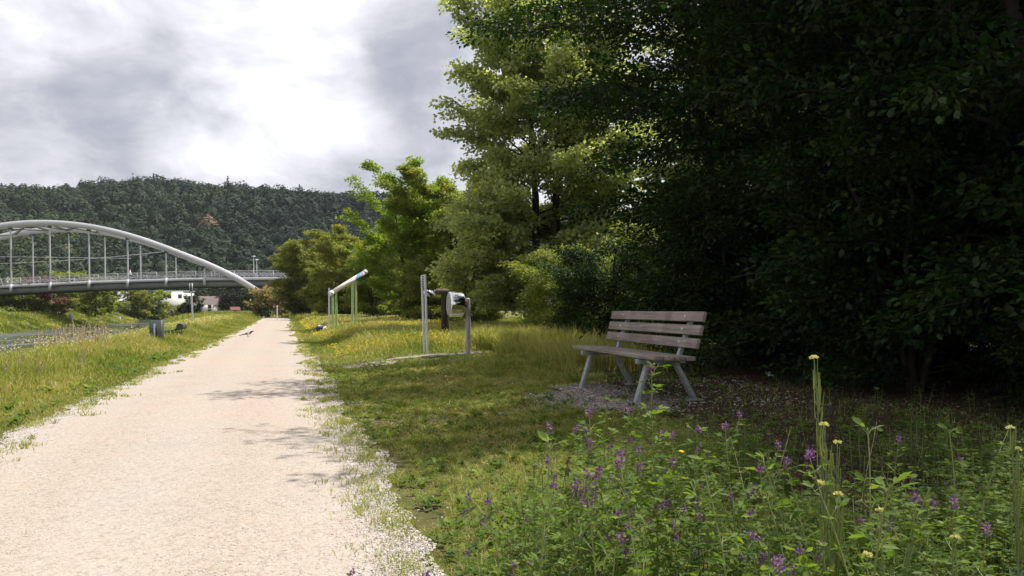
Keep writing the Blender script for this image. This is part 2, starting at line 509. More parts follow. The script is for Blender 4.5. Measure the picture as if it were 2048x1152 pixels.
def make_ground_mat():
    m, N, L = new_mat('meadow_ground')
    p = N.new('ShaderNodeBsdfPrincipled'); o = N.new('ShaderNodeOutputMaterial')
    L.new(p.outputs[0], o.inputs[0])
    p.inputs['Roughness'].default_value = 0.95
    p.inputs['Specular IOR Level'].default_value = 0.1
    tc = N.new('ShaderNodeTexCoord')
    n1 = noise_node(N, L, 0.9, 6, 0.65, vec=tc.outputs['Object'])
    n2 = noise_node(N, L, 14, 8, 0.75, vec=tc.outputs['Object'])
    n3 = noise_node(N, L, 60, 4, 0.7, vec=tc.outputs['Object'])
    green = ramp_node(N, [(0.25, (0.05, 0.05, 0.02)), (0.5, (0.13, 0.13, 0.045)), (0.75, (0.24, 0.22, 0.09))])
    L.new(n2.outputs['Fac'], green.inputs[0])
    soil = ramp_node(N, [(0.3, (0.02, 0.014, 0.010)), (0.5, (0.055, 0.038, 0.026)), (0.62, (0.10, 0.075, 0.055)), (0.72, (0.24, 0.21, 0.18))])
    L.new(n3.outputs['Fac'], soil.inputs[0])
    at = N.new('ShaderNodeAttribute'); at.attribute_name = 'soil'
    mx = N.new('ShaderNodeMix'); mx.data_type = 'RGBA'
    ad = N.new('ShaderNodeMath'); ad.operation = 'MULTIPLY_ADD'; ad.use_clamp = True
    sb = N.new('ShaderNodeMath'); sb.operation = 'SUBTRACT'; sb.inputs[1].default_value = 0.5
    L.new(n1.outputs['Fac'], sb.inputs[0])
    L.new(sb.outputs[0], ad.inputs[0]); ad.inputs[1].default_value = 1.2; L.new(at.outputs['Fac'], ad.inputs[2])
    L.new(ad.outputs[0], mx.inputs[0])
    L.new(green.outputs[0], mx.inputs[6]); L.new(soil.outputs[0], mx.inputs[7])
    L.new(mx.outputs[2], p.inputs['Base Color'])
    b = N.new('ShaderNodeBump'); b.inputs['Strength'].default_value = 0.9; b.inputs['Distance'].default_value = 0.03
    L.new(n3.outputs['Fac'], b.inputs['Height']); L.new(b.outputs[0], p.inputs['Normal'])
    return m


def make_gravel_mat(name, dark=1.0, edge=False):
    m, N, L = new_mat(name)
    p = N.new('ShaderNodeBsdfPrincipled'); o = N.new('ShaderNodeOutputMaterial')
    L.new(p.outputs[0], o.inputs[0])
    p.inputs['Roughness'].default_value = 0.92
    p.inputs['Specular IOR Level'].default_value = 0.15
    tc = N.new('ShaderNodeTexCoord')
    ob = tc.outputs['Object']
    vo = N.new('ShaderNodeTexVoronoi'); vo.inputs['Scale'].default_value = 75; L.new(ob, vo.inputs['Vector'])
    vs = N.new('ShaderNodeSeparateColor'); L.new(vo.outputs['Color'], vs.inputs[0])
    d = dark * .655
    r = ramp_node(N, [(0.0, (0.44 * d, 0.375 * d, 0.325 * d)), (0.12, (0.515 * d, 0.44 * d, 0.38 * d)), (0.6, (0.56 * d, 0.485 * d, 0.42 * d)), (1, (0.62 * d, 0.55 * d, 0.485 * d))])
    L.new(vs.outputs[0], r.inputs[0])
    vb = N.new('ShaderNodeTexVoronoi'); vb.inputs['Scale'].default_value = 28; L.new(ob, vb.inputs['Vector'])
    gap = ramp_node(N, [(0.0, (1, 1, 1)), (0.55, (1, 1, 1)), (0.85, (0.84, 0.81, 0.79))])
    nz = noise_node(N, L, 55, 5, 0.7, vec=ob)
    gd = N.new('ShaderNodeMath'); gd.operation = 'MULTIPLY_ADD'; gd.inputs[1].default_value = 0.9
    L.new(vb.outputs['Distance'], gd.inputs[0]); L.new(nz.outputs['Fac'], gd.inputs[2])
    gm = N.new('ShaderNodeMapRange'); gm.inputs[1].default_value = 0.5; gm.inputs[2].default_value = 1.45
    L.new(gd.outputs[0], gm.inputs[0]); L.new(gm.outputs[0], gap.inputs[0])
    mx = N.new('ShaderNodeMix'); mx.data_type = 'RGBA'; mx.blend_type = 'MULTIPLY'; mx.inputs[0].default_value = 1
    L.new(r.outputs[0], mx.inputs[6]); L.new(gap.outputs[0], mx.inputs[7])
    big = noise_node(N, L, 0.55, 5, 0.6, vec=ob)
    br = ramp_node(N, [(0.3, (1.03, 0.97, 0.93)), (0.5, (0.98, 0.98, 0.97)), (0.7, (0.90, 0.93, 0.93))])
    L.new(big.outputs['Fac'], br.inputs[0])
    mx2 = N.new('ShaderNodeMix'); mx2.data_type = 'RGBA'; mx2.blend_type = 'MULTIPLY'; mx2.inputs[0].default_value = 1
    L.new(mx.outputs[2], mx2.inputs[6]); L.new(br.outputs[0], mx2.inputs[7])
    last = mx2.outputs[2]
    if edge:                     # two faint wheel lines and a crown, worn along the length of the path
        tr = N.new('ShaderNodeAttribute'); tr.attribute_name = 'track'
        tn = noise_node(N, L, 1.2, 5, 0.65, vec=ob)
        tm = N.new('ShaderNodeMath'); tm.operation = 'MULTIPLY'; L.new(tr.outputs['Fac'], tm.inputs[0]); L.new(tn.outputs['Fac'], tm.inputs[1])
        mxt = N.new('ShaderNodeMix'); mxt.data_type = 'RGBA'; mxt.blend_type = 'MULTIPLY'
        L.new(tm.outputs[0], mxt.inputs[0]); L.new(last, mxt.inputs[6]); mxt.inputs[7].default_value = (.95, .90, .86, 1)
        last = mxt.outputs[2]
    if edge:                     # the unwalked margins are loose, whiter limestone chips
        at = N.new('ShaderNodeAttribute'); at.attribute_name = 'edge'
        mx3 = N.new('ShaderNodeMix'); mx3.data_type = 'RGBA'
        wr = ramp_node(N, [(0.0, (0.16, 0.145, 0.13)), (0.3, (0.30, 0.275, 0.25)), (0.65, (0.42, 0.39, 0.36)), (1, (0.52, 0.49, 0.46))])
        vo2 = N.new('ShaderNodeTexVoronoi'); vo2.inputs['Scale'].default_value = 46; L.new(ob, vo2.inputs['Vector'])
        vs2 = N.new('ShaderNodeSeparateColor'); L.new(vo2.outputs['Color'], vs2.inputs[0])
        L.new(vs2.outputs[1], wr.inputs[0])
        ed = N.new('ShaderNodeMath'); ed.operation = 'MULTIPLY_ADD'; ed.use_clamp = True; ed.inputs[1].default_value = 0.8
        sb = N.new('ShaderNodeMath'); sb.operation = 'SUBTRACT'; sb.inputs[1].default_value = 0.5
        n5 = noise_node(N, L, 3, 4, 0.6, vec=ob)
        L.new(n5.outputs['Fac'], sb.inputs[0]); L.new(sb.outputs[0], ed.inputs[0]); L.new(at.outputs['Fac'], ed.inputs[2])
        L.new(ed.outputs[0], mx3.inputs[0]); L.new(last, mx3.inputs[6]); L.new(wr.outputs[0], mx3.inputs[7])
        last = mx3.outputs[2]
    L.new(last, p.inputs['Base Color'])
    b = N.new('ShaderNodeBump'); b.inputs['Strength'].default_value = 0.45; b.inputs['Distance'].default_value = 0.008
    b.invert = True
    vb2 = N.new('ShaderNodeTexVoronoi'); vb2.inputs['Scale'].default_value = 60; L.new(ob, vb2.inputs['Vector'])
    L.new(vb2.outputs['Distance'], b.inputs['Height']); L.new(b.outputs[0], p.inputs['Normal'])
    return m


def make_water_mat():
    m, N, L = new_mat('river_water')
    p = N.new('ShaderNodeBsdfPrincipled'); o = N.new('ShaderNodeOutputMaterial')
    L.new(p.outputs[0], o.inputs[0])
    p.inputs['Base Color'].default_value = (0.05, 0.055, 0.05, 1)
    p.inputs['Roughness'].default_value = 0.12
    p.inputs['Specular IOR Level'].default_value = 0.5
    tc = N.new('ShaderNodeTexCoord')
    n1 = noise_node(N, L, 0.7, 5, 0.6, vec=tc.outputs['Object'], mapscale=(1.6, 0.5, 1))
    n2 = noise_node(N, L, 0.12, 3, 0.5, vec=tc.outputs['Object'], mapscale=(2.4, 0.22, 1))
    b = N.new('ShaderNodeBump'); b.inputs['Strength'].default_value = 0.22; b.inputs['Distance'].default_value = 0.10
    L.new(n1.outputs['Fac'], b.inputs['Height'])
    L.new(b.outputs[0], p.inputs['Normal'])
    mr = N.new('ShaderNodeMapRange'); L.new(n2.outputs['Fac'], mr.inputs[0])
    mr.inputs[1].default_value = 0.4; mr.inputs[2].default_value = 0.6
    mr.inputs[3].default_value = 0.06; mr.inputs[4].default_value = 0.35
    L.new(mr.outputs[0], p.inputs['Roughness'])
    return m


M['ground'] = make_ground_mat()
M['gravel_path'] = make_gravel_mat('path_gravel', 1.0, True)
M['gravel_patch'] = make_gravel_mat('patch_gravel', 0.42)
M['gravel_pad'] = make_gravel_mat('pad_gravel', 0.8)
M['water'] = make_water_mat()
M['hill_floor'] = solid('forest_floor', [(0.3, (0.015, 0.022, 0.014)), (0.7, (0.04, 0.05, 0.025))], 0.05, 0.95, spec=0.1)


# ------------------------------------------------------------------ the setting
def add_attr(o, name, vals):
    at = o.data.attributes.new(name, 'FLOAT', 'POINT')
    at.data.foreach_set('value', np.asarray(vals, np.float32))


def grid_mesh(us, vs, zf, xyf=uv2xy):
    U, Vv = np.meshgrid(us, vs, indexing='ij')
    X, Y = xyf(U, Vv)
    Z = zf(X, Y)
    V = np.stack([X, Y, Z], -1).reshape(-1, 3)
    n, k = len(us), len(vs)
    i = np.arange(n - 1)[:, None] * k; j = np.arange(k - 1)[None]
    Fq = np.stack([i + j, i + k + j, i + k + j + 1, i + j + 1], -1).reshape(-1, 4)
    return V, Fq, U.ravel(), Vv.ravel()


def soil_mask(x, y):
    """1 where the turf is worn to soil: under the trees on the right, round the bench"""
    u, v = xy2uv(x, y)
    shade = sstep(3.2, 5.2, u) * sstep(17, 13, v) * sstep(-8, 0, v)
    worn = np.exp(-(((x - 1.6) / 1.2) ** 2 + ((y - 8.8) / 1.5) ** 2))
    deep = sstep(.7, 1.7, x + .12 * y - .5) * sstep(3.2, 4.6, y) * sstep(16, 13, y) * sstep(1.2, 2.0, x)
    s = np.clip(shade + worn + deep, 0, 1) * 0.95
    s = s + 0.28 * sstep(0.5, 0.9, u) * sstep(4.5, 3.0, u) * sstep(16, 12, v)
    return s


def build_ground():
    us = np.concatenate([[-2500, -1200, -600, -350, -220, -150, -110, -90], np.arange(-80, -44, 4), np.arange(-44, -30, .8), np.arange(-30, -15, 1.5),
                         np.arange(-15, -5, .5), np.arange(-5, 9, .25), np.arange(9, 30, 1.2), [30, 36, 45, 60, 90, 140, 220, 400, 800, 2500]])
    vs = [-60, -40, -25, -15, -8]
    v = -4.0
    while v < 3000:
        vs.append(v); v += max(0.3, 0.025 * v)
    V, Fq, U, Vv = grid_mesh(us, np.array(vs), ground_z)
    mb = MB(); mb.add(V, Fq)
    o = mb.build('ground', M['ground'], smooth=True)
    add_attr(o, 'soil', soil_mask(V[:, 0], V[:, 1]))
    tag(o, kind='structure')


def path_edge(v, side):
    v = np.asarray(v, float)
    n = (fbm(v * 0.8, v * 0 + side * 7.3, 21, 4) - 0.5) * 0.36 + (vnoise(v * 5, v * 0 + side, 33) - .5) * 0.12
    w = PR if side > 0 else PL
    return w + path_u(v) + n * (1 if side > 0 else .8)


def build_path():
    vs = [-6.0]
    while vs[-1] < 142: vs.append(vs[-1] + max(0.06, 0.006 * vs[-1]))
    vs = np.array(vs)
    ts = np.concatenate([[0, 0.02, 0.06, 0.12, 0.2], np.linspace(0.24, 0.76, 12), [0.8, 0.88, 0.94, 0.98, 1]])
    L_, R_ = path_edge(vs, -1), path_edge(vs, 1)
    U = L_[None] + ts[:, None] * (R_ - L_)[None]
    Vv = np.broadcast_to(vs[None], U.shape)
    X, Y = uv2xy(U, Vv)
    crown = 0.03 * (1 - (2 * ts - 1) ** 2)
    Z = 0.008 + crown[:, None] + 0 * X
    n, k = U.shape
    i = np.arange(n - 1)[:, None] * k; j = np.arange(k - 1)[None]
    Fq = np.stack([i + j, i + k + j, i + k + j + 1, i + j + 1], -1).reshape(-1, 4)
    mb = MB(); mb.add(np.stack([X, Y, Z], -1), Fq)
    o = mb.build('path', M['gravel_path'], smooth=True)
    e = np.where(ts < .5, .8 * sstep(0.10, 0.0, ts), .7 * sstep(0.86, 0.99, ts))
    add_attr(o, 'edge', np.broadcast_to(e[:, None], U.shape).ravel())
    tk = np.exp(-((ts - .30) / .09) ** 2) + np.exp(-((ts - .68) / .09) ** 2)
    add_attr(o, 'track', np.broadcast_to(tk[:, None], U.shape).ravel())
    tag(o, kind='structure')


def patch(name, cx, cy, a, b, rot, seed, lift=0.012, mat='gravel_patch'):
    """a ragged gravel patch lying on the ground"""
    n, k = 72, 12
    V = [[cx, cy, gz(cx, cy) + lift]]
    for r in range(1, k + 1):
        for i in range(n):
            t = 2 * math.pi * i / n
            w = 1 + 0.5 * (float(vnoise(math.cos(t) * 2 + seed, math.sin(t) * 2, seed)) - .5) + 0.4 * (float(vnoise(math.cos(t) * 9 + seed, math.sin(t) * 9, seed + 3)) - .5)
            x0, y0 = a * r / k * w * math.cos(t), b * r / k * w * math.sin(t)
            x = cx + x0 * math.cos(rot) - y0 * math.sin(rot); y = cy + x0 * math.sin(rot) + y0 * math.cos(rot)
            V.append([x, y, gz(x, y) + lift])
    mb = MB()
    Ft = [[0, 1 + i, 1 + (i + 1) % n] for i in range(n)]
    Fq = [[1 + (r - 1) * n + i, 1 + r * n + i, 1 + r * n + (i + 1) % n, 1 + (r - 1) * n + (i + 1) % n] for r in range(1, k) for i in range(n)]
    mb.add(V, Fq); mb.F.append(np.array(Ft)); mb.T.append(np.full(len(Ft), .5))
    o = mb.build(name, M[mat], smooth=True)
    return tag(o, kind='structure')


def build_water():
    V, Fq, U, Vv = grid_mesh(np.concatenate([[-500, -300, -150], np.linspace(-60, -9, 18)]), np.concatenate([np.linspace(-60, 200, 30), [260, 400, 480]]), lambda x, y: x * 0 - 2.0)
    mb = MB(); mb.add(V, Fq)
    tag(mb.build('water', M['water'], smooth=True), kind='structure')


RIDGE = np.array([(-1400, 70), (-900, 76), (-600, 82), (-400, 83), (-330, 82), (-290, 85), (-250, 86), (-205, 84), (-180, 83), (-150, 80), (-100, 78), (-40, 74), (60, 66), (200, 55), (500, 40), (1200, 30)], float)


def hill_z(x, y):
    r = np.interp(x * 560 / np.maximum(y, 200), RIDGE[:, 0], RIDGE[:, 1])
    t = sstep(270, 600, y)
    bump = (fbm(x * 0.012, y * 0.012, 41) - .5) * 24 + (fbm(x * 0.045, y * 0.03, 45) - .5) * 9
    return np.maximum(-3.0, (r * 0.975) * t + bump * t * (1 - 0.7 * sstep(480, 570, y)) + 0.15 - 3 * sstep(300, 270, y))


def build_hill():
    V, Fq, U, Vv = grid_mesh(np.arange(-1400, 1300, 22), np.arange(262, 900, 14), hill_z, lambda a, b: (a, b))
    mb = MB(); mb.add(V, Fq)
    tag(mb.build('hill', M['hill_floor'], smooth=True), kind='structure')


build_ground(); build_path(); build_water(); build_hill()
patch('gravel_patch', .95, 8.95, 0.68, 1.25, math.radians(12), 4)
patch('gravel_patch', -1.6, 16.95, 1.1, .42, math.radians(14), 9, mat='gravel_pad')
patch('gravel_patch', -2.9, 15.9, .6, .45, math.radians(40), 14, mat='gravel_pad')


# ------------------------------------------------------------------ leaves and trees
def leaf_geo(pos, dr, nr, L, W, tint, mb, fine=False, fold=0.18):
    """adds one folded leaf per position: dr = direction, nr = face normal"""
    n = len(pos)
    dr = dr / (np.linalg.norm(dr, axis=1)[:, None] + 1e-9)
    s = np.cross(dr, nr); s /= np.linalg.norm(s, axis=1)[:, None] + 1e-9
    nn = np.cross(s, dr)
    L = np.broadcast_to(L, (n,))[:, None]; W = np.broadcast_to(W, (n,))[:, None]
    if fine:
        tmpl = [(0, 0, 0), (-.36, .25, fold * .5), (-.5, .58, fold * .6), (0, 1, -.12), (.5, .58, fold * .6), (.36, .25, fold * .5)]
        fc = np.array([[0, 3, 2, 1], [0, 5, 4, 3]])
    else:
        tmpl = [(0, 0, 0), (-.5, .48, fold), (0, 1, -.1), (.5, .48, fold)]
        fc = np.array([[0, 2, 1], [0, 3, 2]])
    V = np.stack([pos + s * (a * W) + dr * (b * L) + nn * (c * W) for a, b, c in tmpl], 1)
    k = len(tmpl)
    Fs = (np.arange(n) * k)[:, None, None] + fc[None]
    mb.add(V.reshape(-1, 3), Fs.reshape(-1, fc.shape[1]), np.repeat(tint, 2))


def rand_unit(rng, n):
    v = rng.normal(size=(n, 3))
    return v / np.linalg.norm(v, axis=1)[:, None]


def gen_tree(seed, H, R, z0, stems=1, limbs=24, branches=11, leaves=50, L=0.09, W=0.05, spread=0.3, droop=0.35, mat='leaf_mid', bark='bark',
             r0=0.16, fine=False, profile='round', name='tree', lumpy=0.35, splay=0.25, crown_bias=0.0, tint_mu=.45, wild=.55):
    """a tree at the origin: tapered stems, limbs, branches and leafy twigs. returns (trunk object, crown object)"""
    rng = np.random.default_rng(seed)
    wood, crown = MB(), MB()
    up = np.array([0, 0, 1.0])
    PP, DD, TT = [], [], []
    for s in range(stems):
        az0 = 2 * math.pi * s / stems + rng.uniform(-.5, .5)
        sp = splay * rng.uniform(.5, 1.2) if stems > 1 else 0.06
        Hs = H * rng.uniform(.82, 1.0) if s else H
        t = np.linspace(0, 1, 9)
        off = np.stack([np.cos(az0) * sp * Hs * t ** 1.15, np.sin(az0) * sp * Hs * t ** 1.15, Hs * t], 1)
        off[:, :2] += rng.normal(0, 0.018 * Hs, (9, 2)) * t[:, None]
        if stems > 1: off[:, :2] += [math.cos(az0) * r0 * .8, math.sin(az0) * r0 * .8]
        rs = r0 / (1 if stems == 1 else 1.5)
        wood.tube(off, rs * (1 - t) ** .8 + 0.012 + np.where(t == 0, rs * .35, 0), 8, tint=.5)
        nl = max(3, int(limbs / stems))
        for k in range(nl):
            x = (k + rng.uniform(0, 1)) / nl
            x = x ** (1 - crown_bias * .4)
            h = z0 + (Hs * .97 - z0) * x
            if profile == 'round': f = math.sqrt(max(0.03, 1 - (1.75 * x - .75) ** 2 if x > .43 else 1 - (x - .43) ** 2 * 1.6))
            elif profile == 'vase': f = max(.1, (.58 + .68 * x) if x < .66 else 1.03 * ((1 - x) / .34) ** .6)
            elif profile == 'oval': f = max(.1, (1 - x) ** .42 * (.82 + .5 * x))
            elif profile == 'cone': f = max(.06, (1 - x) ** .8)
            else: f = max(0.12, (1 - x) ** .45 * (.75 + .5 * x))
            az = k * 2.399 + az0 + rng.uniform(-.4, .4)
            if stems > 1 and rng.random() < .5: az = az0 + rng.normal(0, .9)
            ln = R * f * rng.uniform(1 - lumpy, 1.08)
            p0 = np.array([np.interp(h, off[:, 2], off[:, i]) for i in range(3)])
            el = rng.uniform(.25, .75) + .5 * x - (droop * .5)
            tt = np.linspace(0, 1, 6)
            hd = np.array([math.cos(az), math.sin(az)])
            side = np.array([-hd[1], hd[0]]) * rng.normal(0, .15)
            hor = ln * tt
            pl = np.zeros((6, 3))
            pl[:, :2] = p0[:2] + hor[:, None] * hd + (ln * tt ** 2)[:, None] * side
            pl[:, 2] = p0[2] + ln * (math.tan(min(el, 1.2)) * tt * .8 - droop * tt ** 2)
            pl[:, 2] = np.clip(pl[:, 2], 0.25, H * 1.03)
            rl = max(.008, r0 * .32 * (1 - .6 * x) * ln / R)
            wood.tube(pl, rl * (1 - tt * .85), 5, caps=False)
            nb = max(2, int(branches * (.5 + .6 * ln / R)))
            for b in range(nb):
                tb = .22 + .78 * (b + rng.uniform(0, 1)) / nb
                q0 = np.array([np.interp(tb, tt, pl[:, i]) for i in range(3)])
                a2 = az + (1 if b % 2 else -1) * rng.uniform(.35, 1.2) * (1.15 - tb * .6)
                l2 = max(.25, ln * .34 * (1.25 - .6 * tb) * rng.uniform(.6, 1.2))
                e2 = rng.uniform(-.25, .6)
                d2 = np.array([math.cos(a2) * math.cos(e2), math.sin(a2) * math.cos(e2), math.sin(e2)])
                t2 = np.linspace(0, 1, 4)
                pb = q0 + d2[None] * (l2 * t2)[:, None]
                pb[:, 2] -= droop * .5 * l2 * t2 ** 2
                pb[:, 2] = np.maximum(pb[:, 2], .12)
                wood.tube(pb, rl * .35 * (1 - t2 * .8) + .002, 3, caps=False)
                m = int(leaves * rng.uniform(.65, 1.35) * (.5 + .7 * l2 / (R * .3)))
                tl = rng.uniform(.08, 1.08, m)
                base = q0 + d2 * (l2 * tl)[:, None]
                base[:, 2] -= droop * .5 * l2 * tl ** 2
                rad = spread * (.4 + .6 * rng.random(m))[:, None]
                o = rand_unit(rng, m) * rad * [1, 1, .55]
                PP.append(base + o)
                DD.append(o / (rad + 1e-6) * .7 + d2 * .6 + [0, 0, -droop * .9])
                TT.append(np.clip(tint_mu + rng.normal(0, .11) + rng.normal(0, .16, m), 0, 1))
    pos = np.concatenate(PP); dr = np.concatenate(DD); ti = np.concatenate(TT)
    pos[:, 2] = np.maximum(pos[:, 2], .08)
    n = len(pos)
    dr = dr + rng.normal(0, .35, (n, 3))
    nr = up[None] + rng.normal(0, wild, (n, 3))
    sc = rng.uniform(.65, 1.25, n)
    leaf_geo(pos, dr, nr, L * sc, W * sc, ti, crown, fine)
    to = wood.build('trunk', M[bark], smooth=True)
    co = crown.build('crown', M[mat])
    return to, co


PROTO = {}


def place_tree(key, name, x, y, label, cat='tree', sc=1.0, rz=0.0, sz=None, group=None, mat=None, sink=0.05):
    """first use links the prototype itself; later uses copy it and its parts"""
    e = empty(name, (x, y, gz(x, y) - sink), rz)
    if y > 262 : e.location.z = float(hill_z(x, y)) - .3
    pair = PROTO[key]
    for ob in pair['objs']:
        o = ob if not pair['used'] else ob.copy()
        if pair['used']: COL.objects.link(o)
        if mat and ob.name.startswith('crown'):
            if pair['used']:
                o.data = ob.data
                o.material_slots[0].link = 'OBJECT'; o.material_slots[0].material = M[mat]
        o.parent = e
    pair['used'] = True
    e.scale = (sc, sc, sz or sc)
    return tag(e, label, cat, group)


def proto(key, *a, **k):
    PROTO[key] = {'objs': gen_tree(*a, **k), 'used': False}


# near dark hornbeams, sides to the ground
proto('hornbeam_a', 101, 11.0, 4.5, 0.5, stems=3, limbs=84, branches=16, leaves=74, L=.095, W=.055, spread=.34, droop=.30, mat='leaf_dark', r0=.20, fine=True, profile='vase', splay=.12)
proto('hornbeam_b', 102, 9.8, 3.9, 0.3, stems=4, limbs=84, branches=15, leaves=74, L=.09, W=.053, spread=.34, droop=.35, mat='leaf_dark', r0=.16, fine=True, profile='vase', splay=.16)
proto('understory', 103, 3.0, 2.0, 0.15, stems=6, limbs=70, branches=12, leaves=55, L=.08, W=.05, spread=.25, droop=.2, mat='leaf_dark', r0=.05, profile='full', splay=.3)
# the sunlit maple in the middle
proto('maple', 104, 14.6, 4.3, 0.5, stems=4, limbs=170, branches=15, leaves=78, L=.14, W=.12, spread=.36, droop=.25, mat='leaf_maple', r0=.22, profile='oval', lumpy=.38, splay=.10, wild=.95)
proto('bright_tree', 105, 8.8, 3.1, 0.5, stems=4, limbs=56, branches=13, leaves=75, L=.15, W=.11, spread=.33, droop=.05, mat='leaf_bright', r0=.13, profile='round', lumpy=.5, splay=.2)
proto('shrub_olive', 106, 9.8, 4.4, 0.3, stems=5, limbs=80, branches=12, leaves=60, L=.24, W=.17, spread=.5, droop=.15, mat='leaf_olive', r0=.14, profile='full', lumpy=.3, splay=.2)

hb = 'dark hornbeams on the right'
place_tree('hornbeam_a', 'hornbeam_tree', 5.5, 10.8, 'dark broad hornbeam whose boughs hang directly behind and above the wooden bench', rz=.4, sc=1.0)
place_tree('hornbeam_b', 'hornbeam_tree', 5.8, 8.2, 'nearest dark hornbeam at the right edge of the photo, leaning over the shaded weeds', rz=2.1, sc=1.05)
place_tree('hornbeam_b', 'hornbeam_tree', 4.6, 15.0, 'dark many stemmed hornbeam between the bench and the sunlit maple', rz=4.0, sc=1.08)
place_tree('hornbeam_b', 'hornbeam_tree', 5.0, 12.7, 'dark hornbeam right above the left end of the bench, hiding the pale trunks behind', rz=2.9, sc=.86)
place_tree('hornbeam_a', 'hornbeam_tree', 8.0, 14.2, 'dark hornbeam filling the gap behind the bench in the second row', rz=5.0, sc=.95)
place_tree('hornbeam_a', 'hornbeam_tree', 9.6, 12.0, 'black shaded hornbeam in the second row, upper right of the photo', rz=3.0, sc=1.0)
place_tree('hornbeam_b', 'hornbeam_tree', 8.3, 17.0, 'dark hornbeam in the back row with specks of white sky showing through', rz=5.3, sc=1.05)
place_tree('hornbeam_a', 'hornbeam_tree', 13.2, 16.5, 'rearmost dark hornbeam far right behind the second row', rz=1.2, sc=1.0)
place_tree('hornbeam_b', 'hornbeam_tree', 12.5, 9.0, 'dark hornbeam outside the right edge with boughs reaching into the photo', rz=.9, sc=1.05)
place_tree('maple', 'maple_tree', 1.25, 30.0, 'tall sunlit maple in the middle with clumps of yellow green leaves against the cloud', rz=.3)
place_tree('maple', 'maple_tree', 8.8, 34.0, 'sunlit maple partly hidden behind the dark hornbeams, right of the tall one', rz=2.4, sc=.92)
place_tree('bright_tree', 'field_maple', -6.0, 45.0, 'bright light green young tree with ragged top left of the tall maple', rz=.8, sc=.97)
place_tree('bright_tree', 'field_maple', -3.3, 43, 'smaller green tree squeezed between the bright ragged one and the tall maple', rz=3.3, sc=.95, mat='leaf_mid')
place_tree('shrub_olive', 'hawthorn_tree', -26.2, 100, 'wide olive green hedge tree at the far end of the path beside the arch foot', rz=0, sc=1.08)
place_tree('shrub_olive', 'hawthorn_tree', -16.6, 80, 'yellow green hedge tree behind the slanted tube on green posts', rz=2.0, sc=.92)
place_tree('shrub_olive', 'hawthorn_tree', -21.2, 90, 'olive hedge tree between the path end and the slanted tube', rz=4.4, sc=.75)
place_tree('shrub_olive', 'hawthorn_tree', -11.0, 62, 'green hedge tree right behind the pair of tall steel poles', rz=5.1, sc=.68, mat='leaf_mid')
place_tree('shrub_olive', 'hawthorn_tree', -5.0, 52, 'dense hedge tree seen under the bright ragged tree', rz=1.0, sc=.62, mat='leaf_mid')
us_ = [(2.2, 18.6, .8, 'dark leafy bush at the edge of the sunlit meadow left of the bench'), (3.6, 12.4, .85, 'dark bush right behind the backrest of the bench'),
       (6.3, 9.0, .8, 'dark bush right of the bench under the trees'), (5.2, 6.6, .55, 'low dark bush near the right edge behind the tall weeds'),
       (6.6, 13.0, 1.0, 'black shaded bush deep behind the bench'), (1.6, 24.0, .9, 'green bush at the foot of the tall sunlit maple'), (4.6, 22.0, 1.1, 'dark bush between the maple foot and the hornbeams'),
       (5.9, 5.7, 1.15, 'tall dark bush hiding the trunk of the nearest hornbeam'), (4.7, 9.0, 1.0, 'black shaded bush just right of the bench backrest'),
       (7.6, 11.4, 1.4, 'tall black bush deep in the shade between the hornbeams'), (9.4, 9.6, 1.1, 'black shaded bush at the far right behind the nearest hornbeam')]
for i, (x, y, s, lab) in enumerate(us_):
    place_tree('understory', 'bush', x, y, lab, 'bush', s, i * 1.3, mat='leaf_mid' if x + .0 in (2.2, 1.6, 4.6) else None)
place_tree('understory', 'bush', -1.6, 33.5, 'green bush behind the mirrored drum', 'bush', .95, 2.2, mat='leaf_mid')
place_tree('understory', 'bush', -4.4, 41, 'green bush behind the two tall steel poles', 'bush', 1.0, 4.2, mat='leaf_olive')

# ------------------------------------------------------------------ forest on the hill, far bank, village
def quads_cloud(pos, nr, size, tint, mb, rng):
    n = len(pos)
    a = np.cross(nr, rng.normal(size=(n, 3))); a /= np.linalg.norm(a, axis=1)[:, None] + 1e-9
    b = np.cross(nr, a)
    s = (size * rng.uniform(.6, 1.3, n))[:, None]
    V = np.stack([pos - a * s, pos - b * s * .7 + a * s * .2, pos + a * s * .9, pos + b * s * .8], 1)
    Fq = (np.arange(n) * 4)[:, None] + np.arange(4)[None]
    mb.add(V.reshape(-1, 3), Fq, tint)


def forest(name, xs, ys, zs, hs, rs, tints, con, per, size, mat, label, cat):
    rng = np.random.default_rng(77)
    mb = MB()
    n = len(xs)
    for k in range(n):
        m = per
        d = rand_unit(rng, m); d[:, 2] = np.abs(d[:, 2]) * 1.0 - .25
        if con[k]:
            t = rng.random(m) ** .7
            ang = rng.uniform(0, 2 * math.pi, m)
            r = rs[k] * .55 * t
            p = np.stack([np.cos(ang) * r, np.sin(ang) * r, hs[k] * 1.2 * (1 - t)], 1)
            nn = np.stack([np.cos(ang) * .5, np.sin(ang) * .5, np.full(m, .9)], 1) + rng.normal(0, .3, (m, 3))
        else:
            lump = 1 + .30 * np.sin(d[:, 0] * 4 + k) * np.sin(d[:, 1] * 3.6 + 2 * k) + .07 * rng.normal(size=m)
            p = d * lump[:, None] * [rs[k], rs[k], hs[k] * .5]
            p[:, 2] += hs[k] * .5
            nn = d + rng.normal(0, .15, (m, 3)) + [0, 0, .2]
        nn /= np.linalg.norm(nn, axis=1)[:, None]
        p = p + [xs[k], ys[k], zs[k]]
        quads_cloud(p, nn, size * (.7 + .3 * rs[k] / 5), np.clip(tints[k] + rng.normal(0, .05, m), 0, 1), mb, rng)
    o = mb.build(name, M[mat])
    return tag(o, label, cat, kind='stuff')


